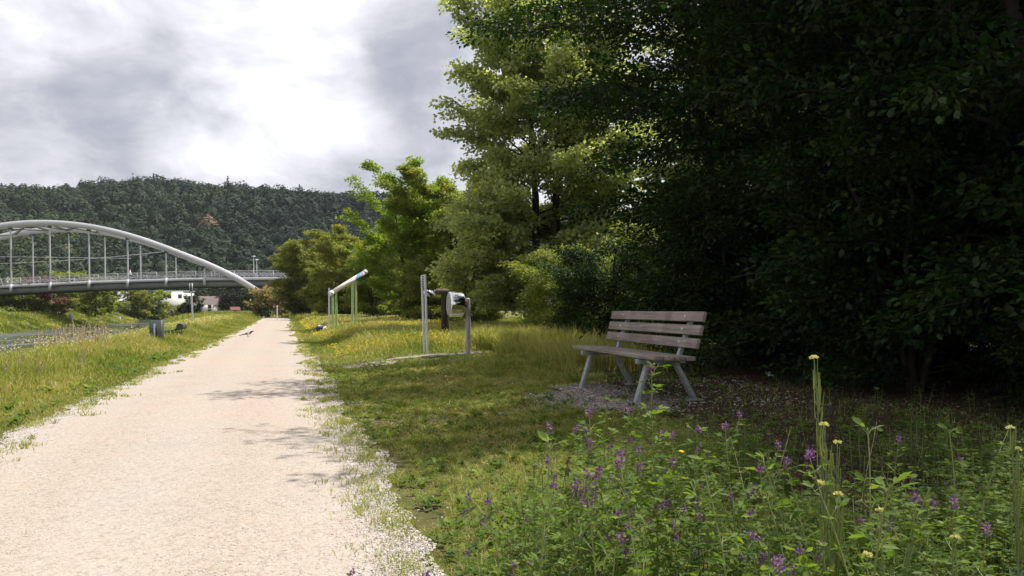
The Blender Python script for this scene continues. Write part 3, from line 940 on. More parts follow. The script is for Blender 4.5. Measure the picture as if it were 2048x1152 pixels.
def build_forest():
    rng = np.random.default_rng(5)
    X, Y = [], []
    for y in np.arange(285, 640, 6.4):
        step = 7.2
        xr = np.arange(-0.80 * y - 20, 0.08 * y + 20, step)
        X.append(xr + rng.normal(0, 2.0, len(xr))); Y.append(np.full(len(xr), y) + rng.normal(0, 2.0, len(xr)))
    X = np.concatenate(X); Y = np.concatenate(Y)
    Z = hill_z(X, Y)
    n = len(X)
    hs = rng.uniform(7, 16, n); rs = rng.uniform(3.4, 7.4, n)
    con = rng.random(n) < np.where(Y > 560, .12, .05) * 1.0
    pat = fbm(X * .014, Z * .03, 60)
    t = .30 + .55 * (pat - .5) + rng.normal(0, .13, n)
    px = 1024 + 1550 * X / Y
    py = 617 - 1550 * (Z + 8) / Y
    t += .22 * sstep(330, 60, px) * sstep(420, 480, py)          # sunlit slope low on the left, put into the leaf tint
    t -= .20 * sstep(380, 560, px)  # cloud shadow on the right of the hill, painted as darker tint
    t = np.where((np.abs(px - 425) < 11) & (np.abs(py - 446) < 7), 1.0, np.minimum(t, .82))
    t = np.where(np.hypot(px - 128, (py - 490) * 1.3) < 9, .93, t)
    forest('forest', X, Y, Z - 1.0, hs, rs, t, con, 190, .80, 'leaf_forest', 'dark wooded hillside behind the bridge', 'forest')
    return


build_forest()
proto('far_round', 107, 9, 4.4, 1.0, stems=1, limbs=34, branches=7, leaves=22, L=.55, W=.45, spread=.7, droop=.1, mat='leaf_mid', r0=.22, profile='round')
proto('far_full', 108, 7, 4.2, 0.2, stems=3, limbs=34, branches=7, leaves=20, L=.5, W=.4, spread=.7, droop=.15, mat='leaf_mid', r0=.15, profile='full')
proto('far_bush', 109, 3.2, 3.0, 0.1, stems=4, limbs=26, branches=6, leaves=18, L=.36, W=.28, spread=.5, droop=.1, mat='leaf_olive', r0=.06, profile='full')

far = [  # px, Y, key, scale, mat, label
    (8, 148, 'far_full', .9, 'leaf_mid', 'dark green layered tree at the left edge of the photo under the bridge girder'),
    (50, 156, 'far_full', .95, 'leaf_mid', 'dark green tree just left of the reddish one under the bridge'),
    (100, 150, 'far_full', .97, 'leaf_copper', 'reddish brown copper tree on the far bank under the bridge'),
    (150, 172, 'far_round', .92, 'leaf_olive', 'olive green tree right of the reddish one under the bridge'),
    (190, 160, 'far_round', .8, 'leaf_mid', 'small dark round tree on a short trunk at the top of the far bank'),
    (215, 205, 'far_round', .95, 'leaf_olive', 'yellowish tree left of the small white house under the bridge'),
    (277, 206, 'far_round', .9, 'leaf_olive', 'pale rounded tree standing on the meadow left of the large white building'),
    (300, 222, 'far_full', 1.25, 'leaf_mid', 'broad dark tree between the pale rounded tree and the large white building'),
    (384, 230, 'far_full', .95, 'leaf_forest', 'dark tree right behind the thin steel pole on the bank'),
    (348, 236, 'far_bush', 1.5, 'leaf_mid', 'wide bush in front of the grey roofed hall'),
    (372, 232, 'far_full', .66, 'leaf_forest', 'small dark tree at the foot of the large white building'),
    (418, 262, 'far_full', 1.0, 'leaf_forest', 'dark tree covering the front of the white house with the dark roof'),
    (446, 250, 'far_full', 1.15, 'leaf_forest', 'dark tree right of the white house with the dark roof'),
    (478, 258, 'far_full', 1.25, 'leaf_forest', 'dark tree above the small red roof'),
    (508, 250, 'far_full', 1.2, 'leaf_forest', 'dark tree under the lower end of the arch'),
    (536, 240, 'far_full', 1.1, 'leaf_forest', 'dark tree at the foot of the arch beside the path end'),
    (78, 142, 'far_bush', .8, 'leaf_mid', 'green bush below the reddish tree on the far bank'),
    (116, 140, 'far_bush', .62, 'leaf_olive', 'light green bush at the foot of the reddish tree'),
    (30, 140, 'far_bush', .75, 'leaf_mid', 'green bush low on the far bank near the left edge'),
    (240, 200, 'far_bush', .95, 'leaf_mid', 'long green bush in front of the small white house'),
    (165, 168, 'far_bush', .9, 'leaf_mid', 'dark bush beside the small dark round tree'),
    (322, 225, 'far_bush', 1.0, 'leaf_olive', 'green bush left of the grey roofed hall'),
]
for i, (px, Y, key, sc_, mat_, lab) in enumerate(far):
    x = (px - 1024) / F * Y
    nm = {'far_full': 'bank_tree', 'far_round': 'round_tree', 'far_bush': 'bush'}[key]
    place_tree(key, nm, x, Y, lab, 'bush' if key == 'far_bush' else 'tree', sc_, i * 1.7, mat=mat_)
place_tree('far_bush', 'bush', -32.6, 104, 'peach coloured flowering bush at the end of the arch beside the path', 'bush', 1.15, 0.4, mat='leaf_blossom')
place_tree('far_bush', 'bush', -33.2, 103, 'pale silvery bush by the far bend of the path', 'bush', .5, 2.4, mat='leaf_blue')


def build_thicket():
    rng = np.random.default_rng(9)
    X, Y = [], []
    for px in np.arange(-120, 560, 5.5):
        Yb = np.interp(px, [-120, 0, 200, 300, 560], [185, 190, 225, 255, 275])
        for r in range(3):
            y = Yb + r * 6 + rng.normal(0, 2)
            if 218 < px < 252 or 318 < px < 376 or 394 < px < 434:
                y = max(y, 262) + 10
            X.append((px - 1024) / F * y); Y.append(y)
    X = np.array(X); Y = np.array(Y); n = len(X)
    Z = np.where(Y > 262, hill_z(X, Y), ground_z(X, Y)) - .4
    forest('thicket', X, Y, Z, rng.uniform(4, 8, n), rng.uniform(2.2, 3.6, n), rng.uniform(.45, .8, n), np.zeros(n, bool), 60, .62, 'leaf_forest',
           'continuous thicket of bushes along the foot of the hill', 'thicket')


build_thicket()


def build_bank_shrubs():
    rng = np.random.default_rng(19)
    n = 260
    v = np.exp(rng.uniform(math.log(85), math.log(290), n)); ur = -33.2 - rng.uniform(0, 1, n) ** 1.6 * 34
    x, y = uv2xy(ur + bend(v), v)
    rs = rng.uniform(.5, 1.7, n); hs = rs * rng.uniform(.7, 1.2, n)
    z = ground_z(x, y) - .25
    forest('bank_shrubs', x, y, z, hs, rs, np.clip(rng.normal(.45, .2, n), 0, 1), np.zeros(n, bool), 110, .2, 'leaf_mid', 'low shrubs dotted over the grass slope of the far bank', 'shrubs')


build_bank_shrubs()


def house(px, Y, w, d, h, rh, rz, label, roof='roof_grey', wins=(2, 2), flat=False, name='house', zoff=-.5):
    x = (px - 1024) / F * Y
    base = gz(x, Y) if Y < 262 else float(hill_z(x, Y))
    e = empty(name, (x, Y, base + zoff), rz)
    m = MB(); m.box((0, 0, h / 2), (w, d, h)); m.build('wall', M['wall_white'], e)
    m = MB()
    if flat:
        m.box((0, 0, h + .15), (w + .4, d + .4, .3))
    else:
        V = [(-w / 2 - .5, -d / 2 - .5, h - .2), (w / 2 + .5, -d / 2 - .5, h - .2), (w / 2 + .5, d / 2 + .5, h - .2), (-w / 2 - .5, d / 2 + .5, h - .2), (-w / 2 - .5, 0, h + rh), (w / 2 + .5, 0, h + rh)]
        m.add(V, [[0, 1, 5, 4], [2, 3, 4, 5]]); m.add([V[0], V[4], V[3]], [[0, 1, 2]]); m.add([V[1], V[2], V[5]], [[0, 1, 2]])
        m.add(V[:4], [[3, 2, 1, 0]])
    m.build('roof', M[roof], e)
    for i in range(wins[0]):
        for j in range(wins[1]):
            cx = (i + .5) / wins[0] * w - w / 2; cz = (j + .55) / wins[1] * h
            a = MB(); a.box((cx, -d / 2 - .03, cz), (1.1, .06, 1.2)); wo = a.build('window', M['window'], e)
            a = MB(); a.box((cx, -d / 2 - .06, cz - .66), (1.3, .12, .08)); a.build('sill', M['concrete'], wo)
    return tag(e, label, 'house')


house(238, 236, 5.5, 7, 5.2, 2.2, .2, 'small white house with a grey roof seen under the bridge', 'roof_grey')
house(349, 246, 9.5, 9, 9.6, 0, .1, 'large white flat roofed building seen right below the bridge girder', flat=True, wins=(3, 3), name='building')
house(337, 240, 5.6, 6, 2.7, 1.6, -.35, 'low hall with a grey blue roof in front of the large white building', 'roof_grey', (2, 1), name='hall')
house(414, 246, 6.6, 7, 3.0, 2.6, .15, 'white house with a dark roof half hidden by trees right of the thin pole', 'roof_dark')
house(470, 205, 1.5, 1.5, 1.1, .7, .5, 'tiny pavilion with a red roof beyond the meadow', 'roof_red', (1, 1), name='pavilion', zoff=-.1)
_h = house(1880, 34, 9, 7, 3.5, 1.2, -.5, 'grey roofed building glimpsed through the dark trees at the right edge', 'roof_grey')
_h = house(840, 66, 6, 3, 2.6, .5, 0.1, 'white shed glimpsed through the branches behind the two steel poles', 'roof_grey', name='shed')


# ------------------------------------------------------------------ the bridge
def bridge():
    YB = 133.0
    SH = np.array([-3.2, 11.3, 0])
    S = YB / F

    def X(px): return (px - 1024) * S

    def Zz(py): return CAM_Z + (617 - py) * S
    root = empty('arch_bridge', (X(90), YB, 0))
    o0 = np.array(root.location)

    def part(mb, name, mat, parent=None, smooth=False):
        V = [v - o0 for v in mb.V]; mb.V = V
        return mb.build(name, M[mat], parent or root, smooth)
    top = [(90, 440.3), (132, 442), (175, 446.7), (215, 454), (254, 463.8), (293, 476), (332, 490), (371, 505.5), (410, 520), (447, 537), (484, 555), (530, 584), (566, 607)]
    top = [(180 - a, b) for a, b in top[:0:-1]] + top
    tx = np.array([X(a) for a, b in top]); tz = np.array([Zz(b) for a, b in top])
    fx = np.linspace(tx[0], tx[-1], 90); fz = np.interp(fx, tx, tz)
    for _ in range(6): fz[1:-1] = (fz[:-2] + 2 * fz[1:-1] + fz[2:]) / 4
    deckpx = [-900, -500, -300, 0, 102, 179, 280, 371, 517, 640, 800]
    deckpy = [655, 612, 592, 571, 566.5, 562.5, 559.5, 556.5, 555, 556, 560]

    def dz(x): return np.interp(x, [X(a) for a in deckpx], [Zz(b) for b in deckpy])
    for k in (0, 1):
        off = SH * k
        mb = MB()
        t = np.stack([np.gradient(fx), np.gradient(fz)], 1); t /= np.linalg.norm(t, axis=1)[:, None]
        nx, nz = -t[:, 1], t[:, 0]
        th = .95
        ring = []
        for yy, d in ((-.45, 0), (.45, 0), (.45, -th), (-.45, -th)):
            ring.append(np.stack([fx + nx * d + off[0], np.full_like(fx, YB + yy + off[1]), fz + nz * d], 1))
        V = np.stack(ring, 1).reshape(-1, 3)
        n = len(fx)
        i = np.arange(n - 1)[:, None] * 4; j = np.arange(4)[None]; j2 = (j + 1) % 4
        mb.add(V, np.stack([i + j, i + j2, i + 4 + j2, i + 4 + j], -1).reshape(-1, 4))
        mb.add(V[:4], [[0, 1, 2, 3]]); mb.add(V[-4:], [[3, 2, 1, 0]])
        part(mb, 'arch_rib', 'white_paint')
        # foot blocks
        for s in (0, -1):
            m = MB(); m.box((fx[s] + off[0], YB + off[1], fz[s] - 1.5), (3.2, 2.6, 3.6), taper=.8); part(m, 'arch_foot', 'concrete')
        hp = [24, 102, 180, 257, 333.6, 410.3]
        hp = sorted(set(hp + [24 - 77.5 * q for q in range(1, 4)]))
        for a in hp:
            hx = X(a)
            zt = np.interp(hx, fx, fz) - th
            zb = dz(hx)
            m = MB(); m.tube([(hx + off[0], YB + off[1], zb - .95), (hx + off[0], YB + off[1], zt + .1)], .14 if k == 0 else .12, 8)
            h = part(m, 'hanger', 'white_paint', smooth=True)
            m = MB(); m.box((hx + off[0], YB + off[1] - .08 if k == 0 else YB + off[1], zb - .55), (.32, .5, 1.3)); part(m, 'hanger_socket', 'white_paint')
            m = MB(); m.box((hx + off[0], YB + off[1], zt - .1), (.5, .5, .45)); part(m, 'hanger_head', 'dark_steel')
    # wind braces between the ribs, their shaded undersides put into the grey colour
    def rib(px, k):
        x = X(px); return np.array([x, YB, np.interp(x, fx, fz) - th * .55]) + SH * k
    for a, b in ((60, 60), (100, 100)):
        m = MB(); m.bar(rib(a, 0), rib(b, 1), .45, .45); part(m, 'wind_brace', 'bridge_grey')
    for a, b in ((60, -15), (100, 165), (60, 100)):
        m = MB(); m.bar(rib(a, 0), rib(b, 1), .35, .35); part(m, 'wind_brace', 'bridge_grey')
    for a, b in ((-15, 60), (165, 100), (-95, -15), (195, 165)):
        m = MB(); m.bar(rib(a, 0), rib(b, 1), .35, .35); part(m, 'wind_brace', 'bridge_grey')
    # deck
    dxs = np.array([X(p) for p in np.arange(-900, 810, 40)]); dzs = dz(dxs)

    def slab(y0, y1, z0, z1, name, mat, sx0=0.0, sx1=0.0):
        m = MB()
        ring = [np.stack([dxs + s, np.full_like(dxs, y), dzs + z], 1) for y, z, s in ((y0, z1, sx0), (y1, z1, sx1), (y1, z0, sx1), (y0, z0, sx0))]
        V = np.stack(ring, 1).reshape(-1, 3); n = len(dxs)
        i = np.arange(n - 1)[:, None] * 4; j = np.arange(4)[None]; j2 = (j + 1) % 4
        m.add(V, np.stack([i + j, i + j2, i + 4 + j2, i + 4 + j], -1).reshape(-1, 4))
        m.add(V[:4], [[0, 1, 2, 3]]); m.add(V[-4:], [[3, 2, 1, 0]])
        part(m, name, mat)
    slab(YB + .35, YB + 11.0, -.35, -.05, 'deck', 'concrete', 0, -3)
    slab(YB + .05, YB + .35, -.42, .03, 'edge_beam', 'white_paint')
    slab(YB + 11.0, YB + 11.25, -.42, .03, 'edge_beam', 'white_paint', -3, -3)
    slab(YB + .6, YB + 1.0, -1.45, -.35, 'girder', 'bridge_grey', -.1, -.2)
    slab(YB + 10.2, YB + 10.6, -1.45, -.35, 'girder', 'bridge_grey', -2.9, -3)
    for q in np.arange(-560, 700, 78.0):
        x = X(q)
        m = MB(); m.bar((x, YB + 1, dz(x) - .8), (x - 3, YB + 10.2, dz(x) - .8), .3, .7); part(m, 'cross_beam', 'bridge_grey')
    for k, yy in ((0, YB + .75), (1, YB + 10.75)):
        m = MB(); sx = -3.0 * k
        xs = np.arange(X(-900), X(800), 3.35)
        for i, x in enumerate(xs):
            z = dz(x)
            m.box((x + sx, yy, z + .62), (.09, .09, 1.24))
            if i + 1 < len(xs):
                x2 = xs[i + 1]; z2 = dz(x2)
                for hh, w in ((1.2, .08), (.98, .05), (.42, .06), (.15, .05)):
                    m.bar((x + sx, yy, z + hh), (x2 + sx, yy, z2 + hh), w, w)
                kk = 4
                for q in range(kk):
                    xa, xb = x + (x2 - x) * q / kk, x + (x2 - x) * (q + 1) / kk
                    m.bar((xa + sx, yy, z + .44), (xb + sx, yy, z + .96), .04, .04)
                    m.bar((xa + sx, yy, z + .96), (xb + sx, yy, z + .44), .04, .04)
        part(m, 'railing', 'white_paint')
    for q in (600, 790, -360, -700):
        x = X(q)
        m = MB(); m.box((x - 1.5, YB + 5.5, (dz(x) - 1.4) / 2 - 1), (1.2, 9, dz(x) + .6)); part(m, 'pier', 'concrete')
    tag(root, 'white steel arch bridge with two ribs and thin hangers crossing the river', 'bridge')
    # street lamps, wires and people on the deck
    for px, dy, hh, lab in ((508.5, 3.0, 3.75, 'taller grey street lamp on the bridge deck near the right foot of the arch'), (514.5, 9.0, 3.55, 'shorter grey street lamp on the bridge just right of the taller one')):
        x = (px - 1024) / F * (YB + dy)
        e = empty('street_lamp', (x, YB + dy, dz(x + dy * .28) - .05))
        m = MB(); m.tube([(0, 0, 0), (0, 0, hh)], [.09, .06], 8); m.build('pole', M['steel_light'], e, True)
        m = MB(); m.lathe([(0, .05), (.06, .36), (.12, .4), (.2, .15), (.22, 0)], (0, 0, hh), (0, 0, 1), 12); m.build('lamp_head', M['steel_light'], e, True)
        tag(e, lab, 'street lamp')
    for i, (Yw, p0, p1, sag, lab) in enumerate(((YB + 3, (-300, 514), (262, 517), -2, 'upper thin wire strung between the hangers of the bridge'), (YB + 8, (-200, 528), (330, 503), 9, 'lower thin wire strung between the hangers of the bridge'))):
        pts = []
        for t in np.linspace(0, 1, 24):
            pts.append(P(p0[0] + (p1[0] - p0[0]) * t, p0[1] + (p1[1] - p0[1]) * t + sag * 4 * t * (1 - t), Yw))
        m = MB(); m.tube([tuple(p) for p in pts], .035, 5)
        tag(m.build('wire', M['steel_light']), lab, 'wire')
    return dz, X, YB


DZ, BX, YB = bridge()


# ------------------------------------------------------------------ people
def skin_body(name, J, E, mat, parent, root=0):
    me = bpy.data.meshes.new(name)
    me.from_pydata([j[:3] for j in J], E, [])
    o = bpy.data.objects.new(name, me); COL.objects.link(o)
    o.parent = parent
    o.modifiers.new('skin', 'SKIN')
    for i, j in enumerate(J):
        r = j[3]
        me.skin_vertices[0].data[i].radius = (r, r)
        me.skin_vertices[0].data[i].use_root = (i == root)
    sb = o.modifiers.new('subdivision', 'SUBSURF'); sb.levels = 1; sb.render_levels = 2
    me.materials.append(mat)
    return o


def clothes(name, shirt, trousers, shoe=(.03, .03, .03), hair=(.08, .05, .03)):
    """one body material coloured by height: shoes, trousers, shirt, skin, hair"""
    m, N, L = new_mat(name)
    p = N.new('ShaderNodeBsdfPrincipled'); o = N.new('ShaderNodeOutputMaterial'); L.new(p.outputs[0], o.inputs[0])
    tc = N.new('ShaderNodeTexCoord'); sp = N.new('ShaderNodeSeparateXYZ'); L.new(tc.outputs['Object'], sp.inputs[0])
    mr = N.new('ShaderNodeMapRange'); mr.inputs[2].default_value = 2.0; L.new(sp.outputs[2], mr.inputs[0])
    r = ramp_node(N, [(0, shoe), (.05, trousers), (.47, shirt), (.735, (.55, .36, .27)), (.83, hair)])
    r.color_ramp.interpolation = 'CONSTANT'
    L.new(mr.outputs[0], r.inputs[0]); L.new(r.outputs[0], p.inputs['Base Color']); p.inputs['Roughness'].default_value = .8
    return m


def pedestrian(px, dy, lab):
    x = (px - 1024) / F * (YB + dy)
    e = empty('person', (x, YB + dy, DZ(x) - .04), .3)
    J = [(0, 0, .95, .15), (0, 0, 1.18, .14), (0, 0, 1.40, .17), (0, 0, 1.50, .06), (0.02, 0, 1.58, .085), (0.03, 0, 1.70, .10),
         (.10, .0, .90, .11), (.20, 0, .50, .075), (.12, 0, .08, .05), (.24, 0, .04, .045),
         (-.10, 0, .90, .11), (-.12, 0, .50, .075), (-.30, 0, .10, .05), (-.19, 0, .04, .045),
         (.02, .20, 1.40, .07), (-.08, .24, 1.15, .05), (.06, .25, .93, .035), (.02, -.20, 1.40, .07), (.12, -.24, 1.15, .05), (.28, -.22, .98, .035)]
    E = [(0, 1), (1, 2), (2, 3), (3, 4), (4, 5), (0, 6), (6, 7), (7, 8), (8, 9), (0, 10), (10, 11), (11, 12), (12, 13), (2, 14), (14, 15), (15, 16), (2, 17), (17, 18), (18, 19)]
    skin_body('body', J, E, clothes('light_clothes', (.85, .85, .85), (.05, .06, .09)), e)
    e.scale = (1.15, 1.15, 1.15)
    tag(e, lab, 'person')


pedestrian(261.5, 1.5, 'person in a white top walking across the bridge behind the railing')


def bicycle_and_rider(px, dy):
    x = (px - 1024) / F * (YB + dy)
    z = float(DZ(x)) - .04
    e = empty('bicycle', (x, YB + dy, z), .05)
    for wx in (-.52, .52):
        m = MB()
        a = np.linspace(0, 2 * math.pi, 25)
        m.tube(np.stack([wx + .34 * np.cos(a), 0 * a, .34 + .34 * np.sin(a)], 1), .025, 6, caps=False)
        w = m.build('wheel', M['black'], e, True)
        m = MB()
        for k in range(8):
            m.bar((wx, 0, .34), (wx + .33 * math.cos(k * .785), 0, .34 + .33 * math.sin(k * .785)), .008, .008)
        m.build('spokes', M['steel_light'], w)
    m = MB()
    for a, b in (((-.52, .34), (-.08, .32)), ((-.08, .32), (-.2, .85)), ((-.2, .8), (-.52, .34)), ((-.18, .75), (.38, .8)), ((-.08, .32), (.36, .7)), ((.52, .34), (.36, .95))):
        m.tube([(a[0], 0, a[1]), (b[0], 0, b[1])], .022, 6)
    m.build('frame', M['dark_steel'], e)
    m = MB(); m.tube([(.36, -.25, 1.0), (.36, 0, .96), (.36, .25, 1.0)], .018, 6); m.build('handlebar', M['black'], e)
    m = MB(); m.box((-.22, 0, .88), (.26, .13, .06)); m.build('saddle', M['black'], e, bevel=.02)
    tag(e, 'bicycle ridden across the bridge near the left edge of the photo', 'bicycle')
    r = empty('person', (x, YB + dy, z), .05)
    J = [(-.2, 0, .98, .14), (-.08, 0, 1.18, .14), (.06, 0, 1.40, .16), (.12, 0, 1.48, .06), (.17, 0, 1.55, .085), (.19, 0, 1.66, .10),
         (-.14, .1, .95, .10), (.16, .12, .80, .075), (.02, .12, .36, .05), (.14, .12, .31, .04),
         (-.14, -.1, .93, .10), (.12, -.12, .62, .075), (-.10, -.12, .24, .05), (.02, -.12, .18, .04),
         (.08, .19, 1.38, .065), (.18, .24, 1.16, .048), (.36, .22, 1.02, .035), (.08, -.19, 1.38, .065), (.18, -.24, 1.16, .048), (.36, -.22, 1.02, .035)]
    E = [(0, 1), (1, 2), (2, 3), (3, 4), (4, 5), (0, 6), (6, 7), (7, 8), (8, 9), (0, 10), (10, 11), (11, 12), (12, 13), (2, 14), (14, 15), (15, 16), (2, 17), (17, 18), (18, 19)]
    skin_body('body', J, E, clothes('white_cycling_clothes', (.8, .8, .8), (.72, .72, .72), hair=(.75, .75, .75)), r)
    tag(r, 'cyclist in white clothes and light helmet riding across the bridge', 'person')


bicycle_and_rider(16, 1.5)


# ------------------------------------------------------------------ bench
def build_bench():
    e_ = Vector((-.252, .968, 0)); b_ = Vector((.968, .252, 0))
    F1 = Vector((1.35, 8.17, 0)); F2 = Vector((.886, 9.81, 0))
    mid = (F1 + F2) / 2 + b_ * .3
    zb = 0.20
    root = empty('park_bench', (mid.x, mid.y, zb), math.atan2(e_.y, e_.x))
    # local x: towards the far end, local +y: towards the front
    wood = M['wood_bench']; g = M['galv']
    half = 1.245
    yf = .31            # front edge of the seat
    H = .52
    for i in range(4):
        y = yf - .055 - i * .122
        m = MB(); m.box((0, y, H - .0225 - i * .004), (2 * half - (0.0, .012, .004, .02)[i], .108, .043)); m.build('seat_slat', wood, root, bevel=.004)
    lean = math.radians(14)
    for i, zt in enumerate((.965, .827, .69)):
        zc = zt - .052
        yc = -.155 - (zc - .5) * math.tan(lean)
        R = Matrix.Rotation(lean, 3, 'X')
        m = MB(); m.box((0, yc, zc), (2 * half - (0.01, .0, .012)[i], .040, .105), R)
        s = m.build('backrest_slat', wood, root, bevel=.004)
        for sx in (-.85, .85):
            a = MB(); p = Vector((sx, yc, zc)) + R @ Vector((0, .021, .0))
            a.lathe([(0, .013), (.006, .011), (.009, 0)], p, R @ Vector((0, 1, 0)), 10); a.build('bolt', M['steel_light'], s, True)
    for sx in (-.85, .85):
        # seat bearer
        m = MB(); m.box((sx, .045, H - .043 - .03 - .008), (.05, .56, .05)); m.build('bearer', g, root, bevel=.003)
        # backrest upright
        m = MB(); m.bar((sx, -.135, .40), (sx, -.205 - .5 * math.tan(lean) + .0, .93), .045, .05, up=(1, 0, 0)); m.build('back_support', g, root, bevel=.003)
        wl_ = root.matrix_basis

        def foot(y):
            w = Matrix.Translation(root.location) @ Matrix.Rotation(root.rotation_euler.z, 4, 'Z') @ Vector((sx, y, 0))
            return gz(w.x, w.y) - zb
        for (y0, y1) in ((.19, .33), (-.12, -.36)):
            zf = foot(y1)
            m = MB(); m.bar((sx, y0, H - .09), (sx, y1, zf + .0), .045, .078, up=(1, 0, 0)); lg = m.build('leg', g, root, bevel=.004)
            m = MB(); m.box((sx, y1, zf + .012), (.14, .16, .012)); m.build('foot_plate', g, lg, bevel=.002)
    tag(root, 'weathered grey wooden park bench with splayed steel legs in the shade', 'bench')


build_bench()


# ------------------------------------------------------------------ drum, poles, tube, bin, small things
def mirror_mat():
    m, N, L = new_mat('polished_steel')
    p = N.new('ShaderNodeBsdfPrincipled'); o = N.new('ShaderNodeOutputMaterial'); L.new(p.outputs[0], o.inputs[0])
    p.inputs['Base Color'].default_value = (.8, .8, .8, 1); p.inputs['Metallic'].default_value = 1; p.inputs['Roughness'].default_value = .07
    n = noise_node(N, L, 5, 2, .5); b = N.new('ShaderNodeBump'); b.inputs['Strength'].default_value = .2; b.inputs['Distance'].default_value = .02
    L.new(n.outputs['Fac'], b.inputs['Height']); L.new(b.outputs[0], p.inputs['Normal'])
    return m


def rings_mat(cx=0):
    m, N, L = new_mat('engraved_rings')
    p = N.new('ShaderNodeBsdfPrincipled'); o = N.new('ShaderNodeOutputMaterial'); L.new(p.outputs[0], o.inputs[0])
    tc = N.new('ShaderNodeTexCoord')
    mp = N.new('ShaderNodeMapping'); mp.inputs['Scale'].default_value = (0, 1, 1); L.new(tc.outputs['Object'], mp.inputs[0])
    ln = N.new('ShaderNodeVectorMath'); ln.operation = 'LENGTH'; L.new(mp.outputs[0], ln.inputs[0])
    mm = N.new('ShaderNodeMath'); mm.operation = 'MULTIPLY'; mm.inputs[1].default_value = 150; L.new(ln.outputs['Value'], mm.inputs[0])
    sn = N.new('ShaderNodeMath'); sn.operation = 'SINE'; L.new(mm.outputs[0], sn.inputs[0])
    r = ramp_node(N, [(0.0, (.10, .11, .10)), (.6, (.55, .57, .54))])
    L.new(sn.outputs[0], r.inputs[0]); L.new(r.outputs[0], p.inputs['Base Color'])
    p.inputs['Roughness'].default_value = .4; p.inputs['Metallic'].default_value = .3
    return m


def wooden_post(m, x, y, h, w, lean=0.0):
    k = 7
    pts = [(x + lean * t * h, y, -.15 + (h + .15) * t) for t in np.linspace(0, 1, k)]
    m.tube(pts, [w * (1 + .04 * math.sin(i * 2.1)) for i in range(k - 1)] + [w * .93], 14)
    m.lathe([(0, w * .93), (.02, w * .7), (.03, 0)], (x + lean * h, y, h), (0, 0, 1), 14)


def build_drum():
    c = P(937, 700, 17.0); zb = gz(c.x, c.y)
    ang = math.radians(16.4)
    root = empty('mirror_drum', (c.x, c.y, zb), ang)         # local -x points to the path
    m = MB(); wooden_post(m, 0, 0, 1.2, .055, -.012); m.build('post', M['galv_wood'], root, True)
    m = MB(); m.tube([(-.03, 0, 1.085), (-.2, 0, 1.085)], .035, 10); m.build('axle', M['dark_steel'], root, True)
    m = MB(); m.lathe([(0, .075), (.03, .07), (.04, 0)], (-.045, 0, 1.085), (-1, 0, 0), 14); m.build('hub', M['roof_red'], root, True)
    d0, dl, R = -.115, .33, .275
    prof = [(0, R * .72), (.008, R * .93), (.02, R * .97), (.05, R), (dl - .05, R), (dl - .02, R * .985), (dl - .01, R * .95), (dl - .006, R * .93)]
    drum = empty('x', (0, 0, 0)); bpy.data.objects.remove(drum)
    m = MB(); m.lathe(prof, (0, 0, 0), (-1, 0, 0), 48); m.lathe([(0, 0), (0, R * .72)], (0, 0, 0), (-1, 0, 0), 48)
    dr = m.build('drum', M['mirror'], root, True); dr.location = (d0, 0, 1.085)
    m = MB(); m.lathe([(0, R * .93), (.004, R * .92), (.006, R * .5), (.006, 0)], (0, 0, 0), (-1, 0, 0), 48)
    f = m.build('drum_face', M['rings'], dr); f.location = (-dl + .004, 0, 0)
    tag(root, 'polished steel drum with a ringed face mounted on a grey wooden post', 'drum')
    # second post with the spiral roller behind it
    c = P(890, 640, 22.5); zb = gz(c.x, c.y)
    root = empty('spiral_roller', (c.x, c.y, zb), ang)
    m = MB(); m.tube([(0, 0, -.1), (0, 0, .6), (0, 0, 1.45)], [.115, .11, .11], 14); m.build('post', M['bark'], root, True)
    m = MB(); m.lathe([(0, 0), (0, .07), (.02, .085), (.36, .085), (.38, .07), (.38, 0)], (.10, 0, 1.47), (-1, 0, 0), 16); m.build('beam', M['beam_brown'], root, True)
    m = MB()
    for k in range(9):
        x0 = -.30 - k * .035
        m.lathe([(0, 0), (0, .07 if k % 2 else .1), (.03, .07 if k % 2 else .1), (.03, 0)], (x0, 0, 1.42), (-1, 0, .0), 12)
    m.tube([(-.25, 0, 1.42), (-.65, 0, 1.42)], .03, 8)
    m.build('roller', M['spiral'], root)
    tag(root, 'dark wooden post carrying a black and white spiral roller behind the mirrored drum', 'roller')


def spiral_mat():
    m, N, L = new_mat('black_white_spiral')
    p = N.new('ShaderNodeBsdfPrincipled'); o = N.new('ShaderNodeOutputMaterial'); L.new(p.outputs[0], o.inputs[0])
    tc = N.new('ShaderNodeTexCoord'); w = N.new('ShaderNodeTexWave'); w.inputs['Scale'].default_value = 2.3
    mp = N.new('ShaderNodeMapping'); mp.inputs['Rotation'].default_value = (0, .9, 0); L.new(tc.outputs['Object'], mp.inputs[0]); L.new(mp.outputs[0], w.inputs[0])
    r = ramp_node(N, [(0.49, (.02, .02, .02)), (.51, (.75, .75, .75))]); L.new(w.outputs['Fac'], r.inputs[0]); L.new(r.outputs[0], p.inputs['Base Color'])
    p.inputs['Roughness'].default_value = .4
    return m


M['mirror'] = mirror_mat(); M['rings'] = rings_mat(); M['spiral'] = spiral_mat()
M['galv_wood'] = solid('silvered_wood_post', [(0.3, (0.16, 0.15, 0.15)), (0.55, (0.34, 0.33, 0.33)), (0.7, (0.45, 0.43, 0.42))], 6, 0.8, mapscale=(3, 3, .5), bump=.3)
build_drum()


